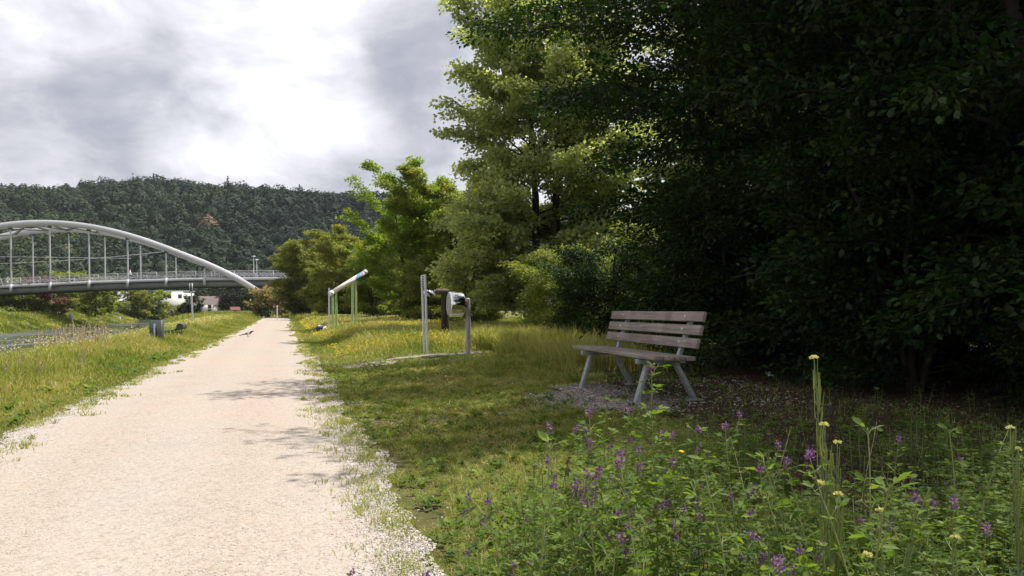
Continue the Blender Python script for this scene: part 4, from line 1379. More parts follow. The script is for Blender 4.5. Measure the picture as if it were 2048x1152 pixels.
def pole_pair(px, py, Y, H, sep, r, ph, label, tilt=0.02, marks=True):
    c = P(px, py, Y); zb = gz(c.x, c.y)
    root = empty('steel_info_stand', (c.x, c.y, zb), math.radians(16.4))
    for k in (0, 1):
        m = MB(); m.tube([(-tilt * 0, k * sep, -.1), (-tilt * H, k * sep, H)], r, 10); m.build('pole', M['steel_light'], root, True)
    lo = H - ph
    m = MB()
    m.box((-tilt * (H - ph / 2), sep / 2, lo + ph / 2), (.016, sep - 2 * r, ph), tint=.5)
    pn = m.build('panel', M['galv'], root)
    if marks:
        m = MB()
        rng = random.Random(3)
        for row in range(5):
            z = lo + ph * (.12 + .19 * row)
            y = r + .05
            while y < sep - r - .08:
                w = rng.uniform(.03, .07)
                m.box((-tilt * (H - ph / 2) - .0095, y + w / 2, z), (.003, w, ph * .1)); y += w + .025
        m.build('engraving', M['dark_steel'], pn)
    tag(root, label, 'info stand')


pole_pair(855, 700, 17.5, 1.80, .42, .026, .31, 'two tall thin steel poles with a small panel at the top, left of the drum', .03)
pole_pair(659, 640, 37, 2.1, .30, .035, .35, 'short pair of grey steel poles at the lower end of the slanted tube', 0, False)


def build_tube():
    Y = 36
    a = P(660, 587.5, Y - .7); b = P(732, 543, Y + 1.0)
    root = empty('slanted_tube', (a.x + .6, Y, gz(a.x, Y)))
    o0 = Vector(root.location)
    d = (b - a)
    m = MB(); m.lathe([(0, .09), (0, .102), (d.length, .102), (d.length, .09), (d.length - .3, .10)], a - o0, d, 20)
    tb = m.build('tube', M['tube_paint'], root, True)
    m = MB(); m.lathe([(-.02, .0), (-.02, .108), (.16, .108), (.16, .10)], a - o0, d, 20); m.build('end_cap', M['plastic_white'], tb, True)
    m = MB(); m.lathe([(d.length - .18, .102), (d.length - .18, .108), (d.length + .01, .108), (d.length + .01, .1)], a - o0, d, 20); m.build('end_ring', M['steel_light'], tb, True)
    for px0, t, k in ((667, .14, -.12), (671.5, .16, .12), (706, .66, -.12), (711, .70, .12)):
        top = a + d * t
        x = (px0 - 1024) / F * top.y
        zg = gz(x, top.y)
        m = MB(); m.tube([(x - o0.x, top.y + k - o0.y, zg - .1 - o0.z), (x - o0.x, top.y + k - o0.y, top.z - .08 - o0.z)], .055, 12)
        m.build('post', M['post_green'], root, True)
    tag(root, 'slanted white and red tube with a blue section resting on four lime green posts', 'play tube')


def tube_mat():
    m, N, L = new_mat('striped_tube_paint')
    p = N.new('ShaderNodeBsdfPrincipled'); o = N.new('ShaderNodeOutputMaterial'); L.new(p.outputs[0], o.inputs[0])
    tc = N.new('ShaderNodeTexCoord'); sp = N.new('ShaderNodeSeparateXYZ'); L.new(tc.outputs['Object'], sp.inputs[0])
    r = ramp_node(N, [(0, (.78, .72, .70)), (.42, (.70, .55, .52)), (.5, (.75, .74, .76)), (.60, (.14, .24, .38)), (.72, (.66, .40, .33)), (.84, (.6, .66, .64))])
    r.color_ramp.interpolation = 'CONSTANT'
    mr = N.new('ShaderNodeMapRange'); mr.inputs[1].default_value = -.65; mr.inputs[2].default_value = 1.30; L.new(sp.outputs[0], mr.inputs[0])
    n = noise_node(N, L, 4, 2, .5); ad = N.new('ShaderNodeMath'); ad.operation = 'MULTIPLY_ADD'; ad.inputs[1].default_value = .16
    L.new(n.outputs['Fac'], ad.inputs[0]); L.new(mr.outputs[0], ad.inputs[2])
    L.new(ad.outputs[0], r.inputs[0]); L.new(r.outputs[0], p.inputs['Base Color']); p.inputs['Roughness'].default_value = .35
    return m


M['tube_paint'] = tube_mat()
build_tube()


def build_bin():
    Y = 25.6
    c = P(314, 690, Y); z = gz(c.x, c.y)
    root = empty('litter_bin', (c.x, c.y, z), math.radians(8))
    m = MB()
    w, d, h0, h1 = .44, .30, .07, .80
    n = 28
    prof = []
    for k in range(n):
        a = 2 * math.pi * k / n
        ca, sa = math.cos(a), math.sin(a)
        e = .28
        prof.append((w / 2 * math.copysign(abs(ca) ** e, ca), d / 2 * math.copysign(abs(sa) ** e, sa)))
    rings = []
    for z_, s in ((h0, .86), (h0 + .04, .9), (h1, 1.0), (h1, .95), (h1 - .3, .93)):
        rings += [(x * s, y * s, z_) for x, y in prof]
    Q = [[r * n + k, r * n + (k + 1) % n, (r + 1) * n + (k + 1) % n, (r + 1) * n + k] for r in range(4) for k in range(n)]
    m.add(rings, Q); m.add([(x * .86, y * .86, h0) for x, y in prof], [list(range(n))[::-1]]); m.build('container', M['bin_green'], root)
    m = MB(); m.box((-.02, -.178, .33), (.05, .035, .70)); m.build('post', M['steel_light'], root, bevel=.004)
    tag(root, 'dark green litter bin with a pale steel post in the grass left of the path', 'litter bin')
    # green seat beyond it
    a = P(345, 672, 29.5); z = gz(a.x, a.y)
    root = empty('metal_seat', (a.x, a.y, z), math.radians(90 + 16.4))      # local x runs along the path
    m = MB()
    prof = [(-.30, .40), (-.20, .385), (0.0, .39), (.14, .42), (.22, .48), (.27, .58), (.30, .62), (.36, .62), (.40, .57), (.38, .50)]
    xs = np.linspace(-.6, .6, 9); th = .02
    V = []
    for x in xs:
        for (y, zz) in prof: V.append((x, -y, zz))
        for (y, zz) in prof[::-1]: V.append((x, -y, zz - th))
    k = 2 * len(prof)
    Q = [[i * k + j, i * k + (j + 1) % k, (i + 1) * k + (j + 1) % k, (i + 1) * k + j] for i in range(len(xs) - 1) for j in range(k)]
    m.add(V, Q); m.add(V[:k], [list(range(k))]); m.add(V[-k:], [list(range(k))[::-1]])
    m.tube([(-.62, -.33, .52), (.62, -.33, .52)], .125, 16)
    m.build('seat', M['bin_green'], root, False)
    for sx in (-.42, .42):
        m = MB(); m.tube([(sx, .2, -.05), (sx, .2, .36), (sx, -.28, .40), (sx, -.28, -.05)], .022, 8); m.build('leg_frame', M['galv'], root, True)
    tag(root, 'low dark green metal seat with a rolled back just beyond the litter bin', 'seat')


build_bin()


def build_gauge():
    c = P(386.5, 650, 50); z = gz(c.x, c.y)
    top = P(383, 567, 50).z
    root = empty('marker_pole', (c.x, c.y, z))
    h = top - z
    m = MB(); m.tube([(0, 0, -.2), (-.11, 0, h - .5)], .055, 10); m.build('pole', M['steel_light'], root, True)
    m = MB()
    for sx in (-.09, .09): m.box((-.12 + sx, 0, h - .27), (.035, .05, .54))
    for zz in (h - .015, h - .525): m.box((-.12, 0, zz), (.145, .05, .03))
    f = m.build('frame', M['steel_light'], root)
    m = MB(); m.box((-.12, 0, h - .27), (.14, .02, .48)); m.build('plate', M['dark_steel'], f)
    tag(root, 'tall thin steel pole with a narrow framed plate at its top on the river bank', 'pole')
    c = P(554.5, 622, 78); z = gz(c.x, c.y)
    m = MB(); m.tube([(c.x, c.y, z - .1), (c.x, c.y, z + 1.45)], .06, 10); m.lathe([(0, .06), (.05, 0)], (c.x, c.y, z + 1.45), (0, 0, 1), 10)
    tag(m.build('white_post', M['plastic_white'], smooth=False), 'thin white post at the dark foot of the hedge by the path end', 'post')


build_gauge()
for i, (px, Y, s, lab) in enumerate(((142, 141, 1.5, 'white marker at the top of the far bank left of the round tree'), (239, 176, 1.1, 'small white marker post on the far bank meadow right of the round tree'), (172, 131, .7, 'pale stone on the far bank slope below the round tree'))):
    x = (px - 1024) / F * Y
    m = MB(); m.box((x, Y, gz(x, Y) + s * .45), (.5 * s, .3, s), taper=.8)
    tag(m.build('marker_stone', M['plastic_white'], bevel=.05), lab, 'marker')


def build_magpie():
    c = G(496, 674, .03)
    s = 1.12
    root = empty('magpie', (c.x, c.y, .03), math.radians(8))
    root.scale = (s, s, s)
    J = [(0, 0, .13, .048), (.07, 0, .15, .05), (.12, 0, .185, .033), (.155, 0, .21, .03), (.185, 0, .205, .012), (.215, 0, .20, .005),
         (-.07, 0, .115, .03), (-.14, 0, .10, .018), (-.24, 0, .075, .016), (-.33, 0, .05, .01)]
    E = [(0, 1), (1, 2), (2, 3), (3, 4), (4, 5), (0, 6), (6, 7), (7, 8), (8, 9)]
    skin_body('body', J, E, M['black'], root)
    m = MB(); m.lathe([(-.075, 0), (-.05, .038), (0, .052), (.04, .045), (.06, 0)], (.02, 0, .118), (1, 0, .25), 14); m.build('belly', M['plastic_white'], root, True)
    for sy in (-1, 1):
        m = MB(); m.lathe([(-.06, 0), (-.03, .014), (.03, .018), (.055, 0)], (.03, sy * .043, .155), (1, 0, .25), 10); m.build('wing_patch', M['plastic_white'], root, True)
        m = MB(); m.tube([(.0, sy * .02, .10), (-.01, sy * .02, .05), (.005, sy * .02, .0)], .006, 6); m.tube([(-.02, sy * .02, .003), (.035, sy * .02, .003)], .004, 5); m.build('leg', M['black'], root)
    tag(root, 'black and white long tailed magpie standing on the gravel path', 'bird')


build_magpie()


def build_bag():
    c = P(641, 651, 37); z = gz(c.x, c.y)
    root = empty('backpack', (c.x, c.y, z), .2)
    rng = np.random.default_rng(4)
    def blob(cx, cz, rx, ry, rz_, seed):
        m = MB(); n1, n2 = 14, 20
        V = []
        for i in range(n1 + 1):
            for j in range(n2):
                a, b = math.pi * i / n1, 2 * math.pi * j / n2
                q = 1 + .22 * (float(vnoise(3 * math.cos(b) * math.sin(a) + seed, 3 * math.cos(a) + 2 * math.sin(b), seed)) - .5)
                f = lambda t: math.copysign(abs(t) ** .75, t)
                V.append((cx + rx * q * f(math.sin(a) * math.cos(b)), ry * q * f(math.sin(a) * math.sin(b)), cz + rz_ * q * f(math.cos(a))))
        m.add(V, [[i * n2 + j, (i + 1) * n2 + j, (i + 1) * n2 + (j + 1) % n2, i * n2 + (j + 1) % n2] for i in range(n1) for j in range(n2)])
        return m
    blob(0, .3, .28, .2, .2, 3).build('bag', M['plastic_blue'], root, True)
    blob(.2, .27, .2, .19, .16, 8).build('flap', M['plastic_white'], root, True)
    blob(-.02, .42, .14, .15, .09, 5).build('top_pocket', M['plastic_white'], root, True)
    m = MB(); m.tube([(-.2, -.1, .38), (-.36, -.12, .25), (-.42, -.12, .05), (-.3, -.1, .0)], .022, 6); m.build('strap', M['black'], root, True)
    root.scale = (.8, .8, .72)
    tag(root, 'dark blue and white backpack lying in the flowering grass right of the path', 'backpack')
    c = G(1538, 751, .27)
    m = MB(); rng = np.random.default_rng(8)
    n = 7
    gx = np.linspace(-.055, .055, n); V = [(x + rng.normal(0, .006), y * .7 + rng.normal(0, .006), .03 + rng.normal(0, .014)) for x in gx for y in gx]
    m.add(V, [[i * n + j, (i + 1) * n + j, (i + 1) * n + j + 1, i * n + j + 1] for i in range(n - 1) for j in range(n - 1)])
    o = m.build('paper_scrap', M['paper']); o.location = (c.x, c.y, gz(c.x, c.y) + .01); o.rotation_euler = (.5, .2, .4)
    sd_ = o.modifiers.new('thick', 'SOLIDIFY'); sd_.thickness = .002
    tag(o, 'crumpled white piece of paper on the dark soil right of the bench', 'paper')


build_bag()


# ------------------------------------------------------------------ grass, flowers, stones
def blades(name, x, y, h, w, tint, mat, label, cat='grass', curve=.35, seed=1, tri=False, zoff=0.0):
    rng = np.random.default_rng(seed)
    n = len(x)
    z = ground_z(x, y) + zoff
    az = rng.uniform(0, 2 * math.pi, n)
    ln = h * rng.uniform(.05, curve * 2, n)
    lx, ly = np.cos(az) * ln, np.sin(az) * ln
    # blade faces turn at random
    fa = rng.uniform(0, math.pi, n)
    sx, sy = np.cos(fa) * w / 2, np.sin(fa) * w / 2
    b = np.stack([x, y, z - .01], 1); s = np.stack([sx, sy, 0 * sx], 1)
    mid = b + np.stack([lx * .3, ly * .3, h * .55], 1)
    tip = b + np.stack([lx, ly, h * rng.uniform(.8, 1.0, n)], 1)
    mb = MB()
    if tri:
        V = np.stack([b - s, b + s, tip], 1)
        mb.add(V.reshape(-1, 3), (np.arange(n) * 3)[:, None] + np.array([0, 1, 2]), tint)
    else:
        V = np.stack([b - s, b + s, mid + s * .8, mid - s * .8, tip], 1)
        k = (np.arange(n) * 5)[:, None]
        mb.add(V.reshape(-1, 3), k + np.array([0, 1, 2, 3]), tint)
        mb.F.append((k + np.array([3, 2, 4])) + 0); mb.T.append(np.asarray(tint, float))
    o = mb.build(name, M[mat])
    return tag(o, label, cat, kind='stuff')


def scatter(n, u0, u1, v0, v1, seed, log=True):
    rng = np.random.default_rng(seed)
    v = np.exp(rng.uniform(math.log(v0), math.log(v1), n)) if log else rng.uniform(v0, v1, n)
    u = rng.uniform(u0, u1, n)
    return u, v, rng


def clumped(u, v, rng, sc=1.3, seed=1, thr=.42, hard=.12):
    k = fbm(u * sc, v * sc, seed, 3)
    return rng.random(len(u)) < sstep(thr - hard, thr + hard, k)


def build_grass():
    # left meadow
    u, v, r = scatter(260000, -8.5, -2.2, 3.0, 125, 1)
    dist = v
    keep = (u < path_edge(v, -1) - .03 + r.normal(0, .07, len(u)))
    u, v = u[keep], v[keep]
    x, y = uv2xy(u, v)
    du = path_edge(v, -1) - u
    nz = fbm(u * .7, v * .35, 5)
    h = .05 + (.36 + .10 * sstep(10, 60, v)) * sstep(.35, 2.0, du) * (.55 + .9 * nz)
    h = h * r.uniform(.55, 1.15, len(u)) * (1 - .55 * sstep(-5.6, -7.5, u) * (v < 70))
    t = .53 + .75 * (fbm(u * .9, v * .5, 15) - .5) + r.normal(0, .15, len(u)) + .10 * sstep(1.0, 2.4, du)
    blades('grass', x, y, h, np.maximum(.006, .0012 * v) * r.uniform(.7, 1.3, len(u)), np.clip(t, 0, 1), 'grass', 'tall flowering grass on the river side of the path', seed=2)
    # bank down to the water and beyond
    u, v, r = scatter(60000, -16, -7, 12, 190, 3)
    x, y = uv2xy(u + bend(v), v)
    k = ground_z(x, y) > -1.95
    u, v, x, y = u[k], v[k], x[k], y[k]
    t = .45 + r.normal(0, .16, len(u))
    blades('grass', x, y, r.uniform(.08, .24, len(u)), np.maximum(.01, .0016 * v), np.clip(t, 0, 1), 'grass', 'rough grass on the slope down to the river', seed=4, tri=True)
    # far end meadow
    u, v, r = scatter(50000, -30, 16, 95, 270, 31)
    x, y = uv2xy(u, v)
    k = (ground_z(x, y) > -1.9) & (np.abs(u - path_u(v) + .9) > 1.7)
    u, v, x, y = u[k], v[k], x[k], y[k]
    blades('grass', x, y, r.uniform(.2, .7, len(u)), .0015 * v, np.clip(.5 + r.normal(0, .18, len(u)), 0, 1), 'grass', 'rough meadow grass at the far bend of the path', seed=14, tri=True)
    # far bank
    rng = np.random.default_rng(6)
    n = 110000
    ur = -32.6 - np.abs(rng.uniform(0, 1, n)) ** 1.4 * 50
    v = np.exp(rng.uniform(math.log(70), math.log(300), n))
    x, y = uv2xy(ur + bend(v), v)
    d = -32.6 - ur
    t = .47 + .7 * (fbm(x * .12, y * .12, 9) - .5) + rng.normal(0, .10, n)
    blades('grass', x, y, (.25 + .6 * fbm(x * .3, y * .3, 19)) * rng.uniform(.6, 1.3, n), .0022 * v, np.clip(t, 0, 1), 'grass', 'yellow green grass slope on the far bank of the river', seed=7, tri=True)
    # right meadow
    u, v, r = scatter(230000, .5, 13, 13.0, 125, 8)
    keep = (u > path_edge(v, 1) + .03 + r.normal(0, .08, len(u))) & ~((u > 6) & (v < 19))
    u, v = u[keep], v[keep]
    x, y = uv2xy(u, v)
    du = u - path_edge(v, 1)
    nz = fbm(u * .8, v * .4, 25)
    tall = sstep(.5, 1.9, du) * sstep(17.6, 20.5, v + .9 * np.maximum(0, du - 4))
    bare = np.exp(-(((u - 3.3) / 2.0) ** 2 + ((v - 17.1) / .5) ** 2))
    h = .055 + .38 * tall * (.5 + .9 * nz)
    h = h * r.uniform(.55, 1.15, len(u)) * (1 - .7 * bare)
    t = .49 + .8 * (fbm(u * .6, v * .35, 35) - .5) + r.normal(0, .15, len(u)) + .1 * tall
    k = r.random(len(u)) > bare * .85
    u, v, x, y, h, t = u[k], v[k], x[k], y[k], h[k], t[k]
    blades('grass', x, y, h, np.maximum(.006, .0012 * v) * r.uniform(.7, 1.3, len(u)), np.clip(t, 0, 1), 'grass', 'sunlit meadow with yellow flowers behind the drum and poles', seed=9)
    # near trampled lawn
    rng = np.random.default_rng(10)
    n = 420000
    v = np.exp(rng.uniform(math.log(2.0), math.log(14.5), n)); u = rng.uniform(.45, 6.2, n)
    x, y = uv2xy(u, v)
    edge = path_edge(v, 1)
    du = u - edge
    f1 = fbm(u * 1.6, v * 1.1, 50); f2 = fbm(u * 6, v * 4, 52)
    soil = soil_mask(x, y)
    pat = np.exp(-(((x - 1.05) * .96 + (y - 8.85) * .28) / .75) ** 2 - (((y - 8.85) * .96 - (x - 1.05) * .28) / 1.35) ** 2)
    dens = sstep(.36, .58, f1 * .6 + f2 * .4 + .16 * sstep(-.1, .8, du)) * sstep(-.12, .30, du + .5 * (f2 - .5)) * (1 - .96 * sstep(.4, .95, soil)) * (1 - .97 * sstep(.35, .8, pat))
    k = rng.random(n) < dens
    u, v, x, y, f1, f2, du = u[k], v[k], x[k], y[k], f1[k], f2[k], du[k]
    n = len(u)
    tuft = sstep(.55, .72, f2)
    h = (.020 + .024 * f1 + .045 * tuft) * rng.uniform(.5, 1.3, n) * (1 + 1.5 * sstep(2.2, 3.6, u) * sstep(9, 12, v))
    t = .56 - .5 * (f1 - .5) - .16 * tuft + rng.normal(0, .19, n) + .3 * (vnoise(u * 9, v * 7, 88) - .5) + .15 * (fbm(u * .5, v * .5, 77) - .4)
    blades('grass', x, y, h, np.maximum(.0035, .0011 * v) * rng.uniform(.7, 1.3, n), np.clip(t, 0, 1), 'grass', 'short trampled grass between the path and the bench', seed=11, curve=.95)
    # tufts on the path margins
    rng = np.random.default_rng(12)
    X_, Y_, H_, T_ = [], [], [], []
    for k in range(600):
        v = math.exp(rng.uniform(math.log(3), math.log(70)))
        side = 1 if rng.random() < .62 else -1
        u = float(path_edge(v, side)) - side * abs(rng.normal(0, .16))
        m = rng.integers(12, 45)
        s = rng.uniform(.02, .09)
        uu = u + rng.normal(0, s, m); vv = v + rng.normal(0, s * 1.2, m)
        a, b = uv2xy(uu, vv); X_.append(a); Y_.append(b); H_.append(rng.uniform(.02, .07, m)); T_.append(np.full(m, rng.uniform(.35, .75)) + rng.normal(0, .1, m))
    X_, Y_, H_, T_ = map(np.concatenate, (X_, Y_, H_, T_))
    blades('grass_tufts', X_, Y_, H_, np.maximum(.0035, Y_ * .0011), np.clip(T_, 0, 1), 'grass', 'small grass tufts creeping onto the gravel margin of the path', seed=13, curve=.7, zoff=.02)
    # tall pale grass at the tree edge, left of and behind the bench
    rng = np.random.default_rng(15)
    n = 26000
    v = rng.uniform(10.3, 19, n); u = 3.9 + .05 * (v - 10) + np.abs(rng.normal(0, .8, n)) + .5 * vnoise(v * 1.3, v * 0, 4)
    x, y = uv2xy(u, v)
    k = ~((x > .55) & (y < 12.2))
    x, y, v = x[k], y[k], v[k]; n = len(x)
    blades('tall_grass', x, y, rng.uniform(.15, .62, n) * (.5 + fbm(x * 1.2, y * 1.2, 5)), np.maximum(.006, .001 * v), np.clip(.6 + rng.normal(0, .2, n), 0, 1), 'grass', 'tall dry grass at the edge of the trees left of the bench', seed=16)
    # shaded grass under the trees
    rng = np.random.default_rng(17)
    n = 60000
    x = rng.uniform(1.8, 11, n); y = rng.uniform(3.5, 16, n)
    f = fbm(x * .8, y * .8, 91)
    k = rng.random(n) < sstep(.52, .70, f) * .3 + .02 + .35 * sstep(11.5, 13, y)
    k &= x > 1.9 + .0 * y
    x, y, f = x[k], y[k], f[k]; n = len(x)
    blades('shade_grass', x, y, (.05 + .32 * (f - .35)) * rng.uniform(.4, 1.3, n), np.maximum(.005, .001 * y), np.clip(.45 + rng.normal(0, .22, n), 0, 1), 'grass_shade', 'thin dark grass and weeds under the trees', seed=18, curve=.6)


build_grass()


def build_weeds():
    """plantain, clover and dandelion leaves among the grass"""
    rng = np.random.default_rng(81)
    n = 5200
    v = np.exp(rng.uniform(math.log(2.6), math.log(30), n))
    side = rng.random(n) < .68
    u = np.where(side, .75 + 5.0 * rng.random(n) ** 1.3, -2.6 - 3.0 * rng.random(n))
    k = rng.random(n) < sstep(.40, .60, fbm(u * 1.1, v * .8, 83)) + .08
    u, v, side = u[k], v[k], side[k]
    x, y = uv2xy(u, v)
    m = 7; n = len(x)
    X_, Y_ = np.repeat(x, m), np.repeat(y, m)
    X_ = X_ + rng.normal(0, .012, n * m); Y_ = Y_ + rng.normal(0, .012, n * m)
    a = rng.uniform(0, 6.28, n * m); e = rng.uniform(.1, .8, n * m)
    up = np.repeat(np.where(side, 1.0, 1.6), m)
    d = np.stack([np.cos(a) * np.cos(e), np.sin(a) * np.cos(e), np.sin(e)], 1)
    nr = np.stack([-np.cos(a) * np.sin(e), -np.sin(a) * np.sin(e), np.cos(e)], 1) + rng.normal(0, .15, (n * m, 3))
    sz = np.repeat(rng.uniform(.025, .065, n) * np.where(side, 1, 1.8), m) * rng.uniform(.7, 1.2, n * m)
    z = ground_z(X_, Y_) + .012 + rng.uniform(0, .03, n * m) * up
    mb = MB(); leaf_geo(np.stack([X_, Y_, z], 1), d, nr, sz, sz * np.repeat(rng.uniform(.3, .6, n), m), np.repeat(np.clip(rng.normal(.45, .2, n), 0, 1), m), mb, True, .15)
    tag(mb.build('weeds', M['leaf_lucerne']), 'broad leaved weeds and clover growing through the turf', 'weeds', kind='stuff')


build_weeds()


def specks(name, x, y, z, s, tint, mat, label, cat, seed, flat=.6):
    rng = np.random.default_rng(seed)
    n = len(x)
    mb = MB()
    pos = np.stack([x, y, z], 1)
    for k in range(2):
        nr = rng.normal(0, flat, (n, 3)) + [0, 0, 1]; nr /= np.linalg.norm(nr, axis=1)[:, None]
        quads_cloud(pos, nr, s, tint, mb, rng)
    return tag(mb.build(name, M[mat]), label, cat, kind='stuff')


def build_flowers():
    rng = np.random.default_rng(21)
    n = 26000
    v = np.exp(rng.uniform(math.log(19), math.log(75), n)); u = rng.uniform(1.2, 9, n)
    k = rng.random(n) < sstep(.45, .62, fbm(u * .8, v * .4, 61)) * (1 - .6 * sstep(30, 60, v))
    u, v = u[k], v[k]; x, y = uv2xy(u, v)
    z = ground_z(x, y) + rng.uniform(.15, .42, len(x)) * (.3 + .7 * sstep(1, 2.5, u))
    specks('yellow_flowers', x, y, z, .00055 * v + .006, rng.uniform(0, 1, len(x)), 'flower_yellow', 'yellow flowers scattered through the meadow right of the path', 'flowers', 22)
    n = 2600
    v = np.exp(rng.uniform(math.log(10), math.log(70), n)); u = rng.uniform(-7.0, -4.0, n)
    x, y = uv2xy(u, v)
    z = ground_z(x, y) + rng.uniform(.35, .62, n)
    specks('white_flowers', x, y, z, .0006 * v + .005, rng.uniform(0, 1, n), 'flower_cream', 'cream flower heads in the tall grass by the river', 'flowers', 23)
    n = 1800
    v = np.exp(rng.uniform(math.log(20), math.log(60), n)); u = rng.uniform(2, 10, n)
    x, y = uv2xy(u, v)
    specks('white_flowers', x, y, ground_z(x, y) + rng.uniform(.3, .55, n), .0004 * v + .004, rng.uniform(0, 1, n), 'flower_white', 'whitish seed heads in the meadow behind the drum', 'flowers', 24)
    # mauve spikes in the left meadow
    X_, Y_, Z_ = [], [], []
    for k in range(42):
        v = rng.uniform(7, 16); u = rng.uniform(-5.6, -3.4)
        m = 22
        zz = np.linspace(.22, .42, m) * rng.uniform(.8, 1.15)
        a, b = uv2xy(u + rng.normal(0, .012, m), v + rng.normal(0, .012, m)); X_.append(a); Y_.append(b); Z_.append(zz + ground_z(a, b))
    X_, Y_, Z_ = map(np.concatenate, (X_, Y_, Z_))
    specks('mauve_flowers', X_, Y_, Z_, np.full(len(X_), .012), rng.uniform(.6, .9, len(X_)), 'flower_purple', 'mauve flower spikes in the meadow left of the path', 'flowers', 25)
    # small white clover and yellow dots on the near lawn
    n = 260
    v = rng.uniform(10, 19, n); u = rng.uniform(.9, 4.0, n); x, y = uv2xy(u, v)
    specks('clover_flowers', x, y, ground_z(x, y) + .05, np.full(n, .011), rng.uniform(0, 1, n), 'flower_white', 'tiny white clover heads in the short grass', 'flowers', 26)


build_flowers()


def build_reeds():
    rng = np.random.default_rng(31)
    n = 190
    px = rng.uniform(66, 212, n); Y = rng.uniform(19.5, 23.5, n)
    x = (px - 1024) / F * Y
    z = ground_z(x, Y)
    h = rng.uniform(.55, 1.05, n) * (1 - .25 * np.abs(px - 140) / 75)
    mb = MB()
    for k in range(n):
        a = rng.uniform(-.1, .28); b = rng.uniform(-.15, .15)
        t = np.linspace(0, 1, 6)
        pts = np.stack([x[k] + a * h[k] * t ** 2.2, Y[k] + b * h[k] * t ** 2, z[k] + h[k] * t * (1 - .06 * t)], 1)
        mb.tube(pts, .0055 * (1 - .5 * t) + np.where(t > .75, .006, 0), 4, caps=False, tint=rng.random())
    tag(mb.build('dry_reeds', M['straw']), 'pale dry reed stems standing before the river', 'reeds', kind='stuff')


build_reeds()


def stones(name, x, y, s, label, seed, tmu=.6, zoff=.004, mat='stone'):
    rng = np.random.default_rng(seed)
    n = len(x)
    z = ground_z(x, y) + zoff
    o = np.array([[-1, 0, 0], [0, -1, 0], [1, 0, 0], [0, 1, 0], [-.5, -.5, .75], [.55, -.45, .85], [.45, .55, .65], [-.5, .5, .7]])
    V = o[None] + rng.normal(0, .18, (n, 8, 3))
    sc = s[:, None] * rng.uniform(.6, 1.3, (n, 3)) * [1, 1, .7]
    a = rng.uniform(0, 6.28, n); c, s_ = np.cos(a), np.sin(a)
    V = V * sc[:, None]
    V = np.stack([V[..., 0] * c[:, None] - V[..., 1] * s_[:, None], V[..., 0] * s_[:, None] + V[..., 1] * c[:, None], V[..., 2]], -1)
    V = V + np.stack([x, y, z - s * .15], 1)[:, None]
    fc = np.array([[4, 5, 6, 7], [0, 1, 5, 4], [1, 2, 6, 5], [2, 3, 7, 6], [3, 0, 4, 7]])
    mb = MB(); mb.add(V.reshape(-1, 3), ((np.arange(n) * 8)[:, None, None] + fc[None]).reshape(-1, 4), np.repeat(np.clip(tmu + rng.normal(0, .25, n), 0, 1), 5))
    return tag(mb.build(name, M[mat]), label, 'stones', kind='stuff')


def build_stones():
    rng = np.random.default_rng(41)
    # path surface grit, mostly at the margins
    n = 24000
    v = np.exp(rng.uniform(math.log(2.2), math.log(22), n))
    side = np.where(rng.random(n) < .68, 1, -1)
    e = np.where(side > 0, path_edge(v, 1), path_edge(v, -1))
    u = e - side * (np.abs(rng.normal(0, .16, n)) - .04)
    x, y = uv2xy(u, v)
    stones('path_chippings', x, y, rng.uniform(.0025, .007, n) * (1 + v * .03), 'loose white limestone chippings along the margins of the path', 42, .75, .024)
    n = 22000
    v = np.exp(rng.uniform(math.log(2.4), math.log(9), n)); u = rng.uniform(-2.3, .6, n); x, y = uv2xy(u, v)
    stones('path_grit', x, y, rng.uniform(.0018, .0045, n), 'fine grit on the surface of the path', 45, .95, .038)
    # under the bench
    n = 5200
    t = rng.uniform(0, 6.28, n); r = np.sqrt(rng.uniform(0, 1, n)) * rng.uniform(.7, 1.15, n)
    a, b = r * .8 * np.cos(t), r * 1.4 * np.sin(t)
    ro = math.radians(14); x = 1.05 + a * math.cos(ro) - b * math.sin(ro); y = 8.85 + a * math.sin(ro) + b * math.cos(ro)
    stones('bench_gravel', x, y, rng.uniform(.005, .018, n), 'coarse gravel in the worn hollow before the bench', 43, .35, .012)
    n = 900
    x = rng.uniform(.9, 3.2, n); y = rng.uniform(7.6, 11, n)
    stones('bench_gravel', x, y, rng.uniform(.005, .022, n), 'scattered stones on the soil round the bench legs', 44, .3)
    n = 2500
    v = rng.uniform(3, 14, n); u = rng.uniform(.7, 4.2, n); x, y = uv2xy(u, v)
    k = fbm(u * 1.6, v * 1.1, 50) < .47
    stones('lawn_stones', x[k], y[k], rng.uniform(.004, .012, k.sum()), 'small stones showing through the thin turf', 46, .55)
    # river edge stones of the far bank
    n = 1500
    v = np.exp(rng.uniform(math.log(70), math.log(260), n)); ur = -32.6 - rng.uniform(0, 1.9, n) ** 1.0
    k = vnoise(v * .12, v * 0, 5) > .38
    v, ur = v[k], ur[k]
    x, y = uv2xy(ur + bend(v), v)
    stones('shore_stones', x, y, rng.uniform(.12, .42, len(x)), 'pale boulders along the waterline of the far bank', 47, .6)
    x, y = [], []
    c = P(348, 663, 33)
    x = c.x + rng.uniform(-.35, .35, 9); y = c.y + rng.uniform(-.5, .5, 9)
    stones('white_rocks', x, y, rng.uniform(.08, .17, 9), 'small heap of white rocks behind the green metal seat', 48, 1.0, .05)


build_stones()


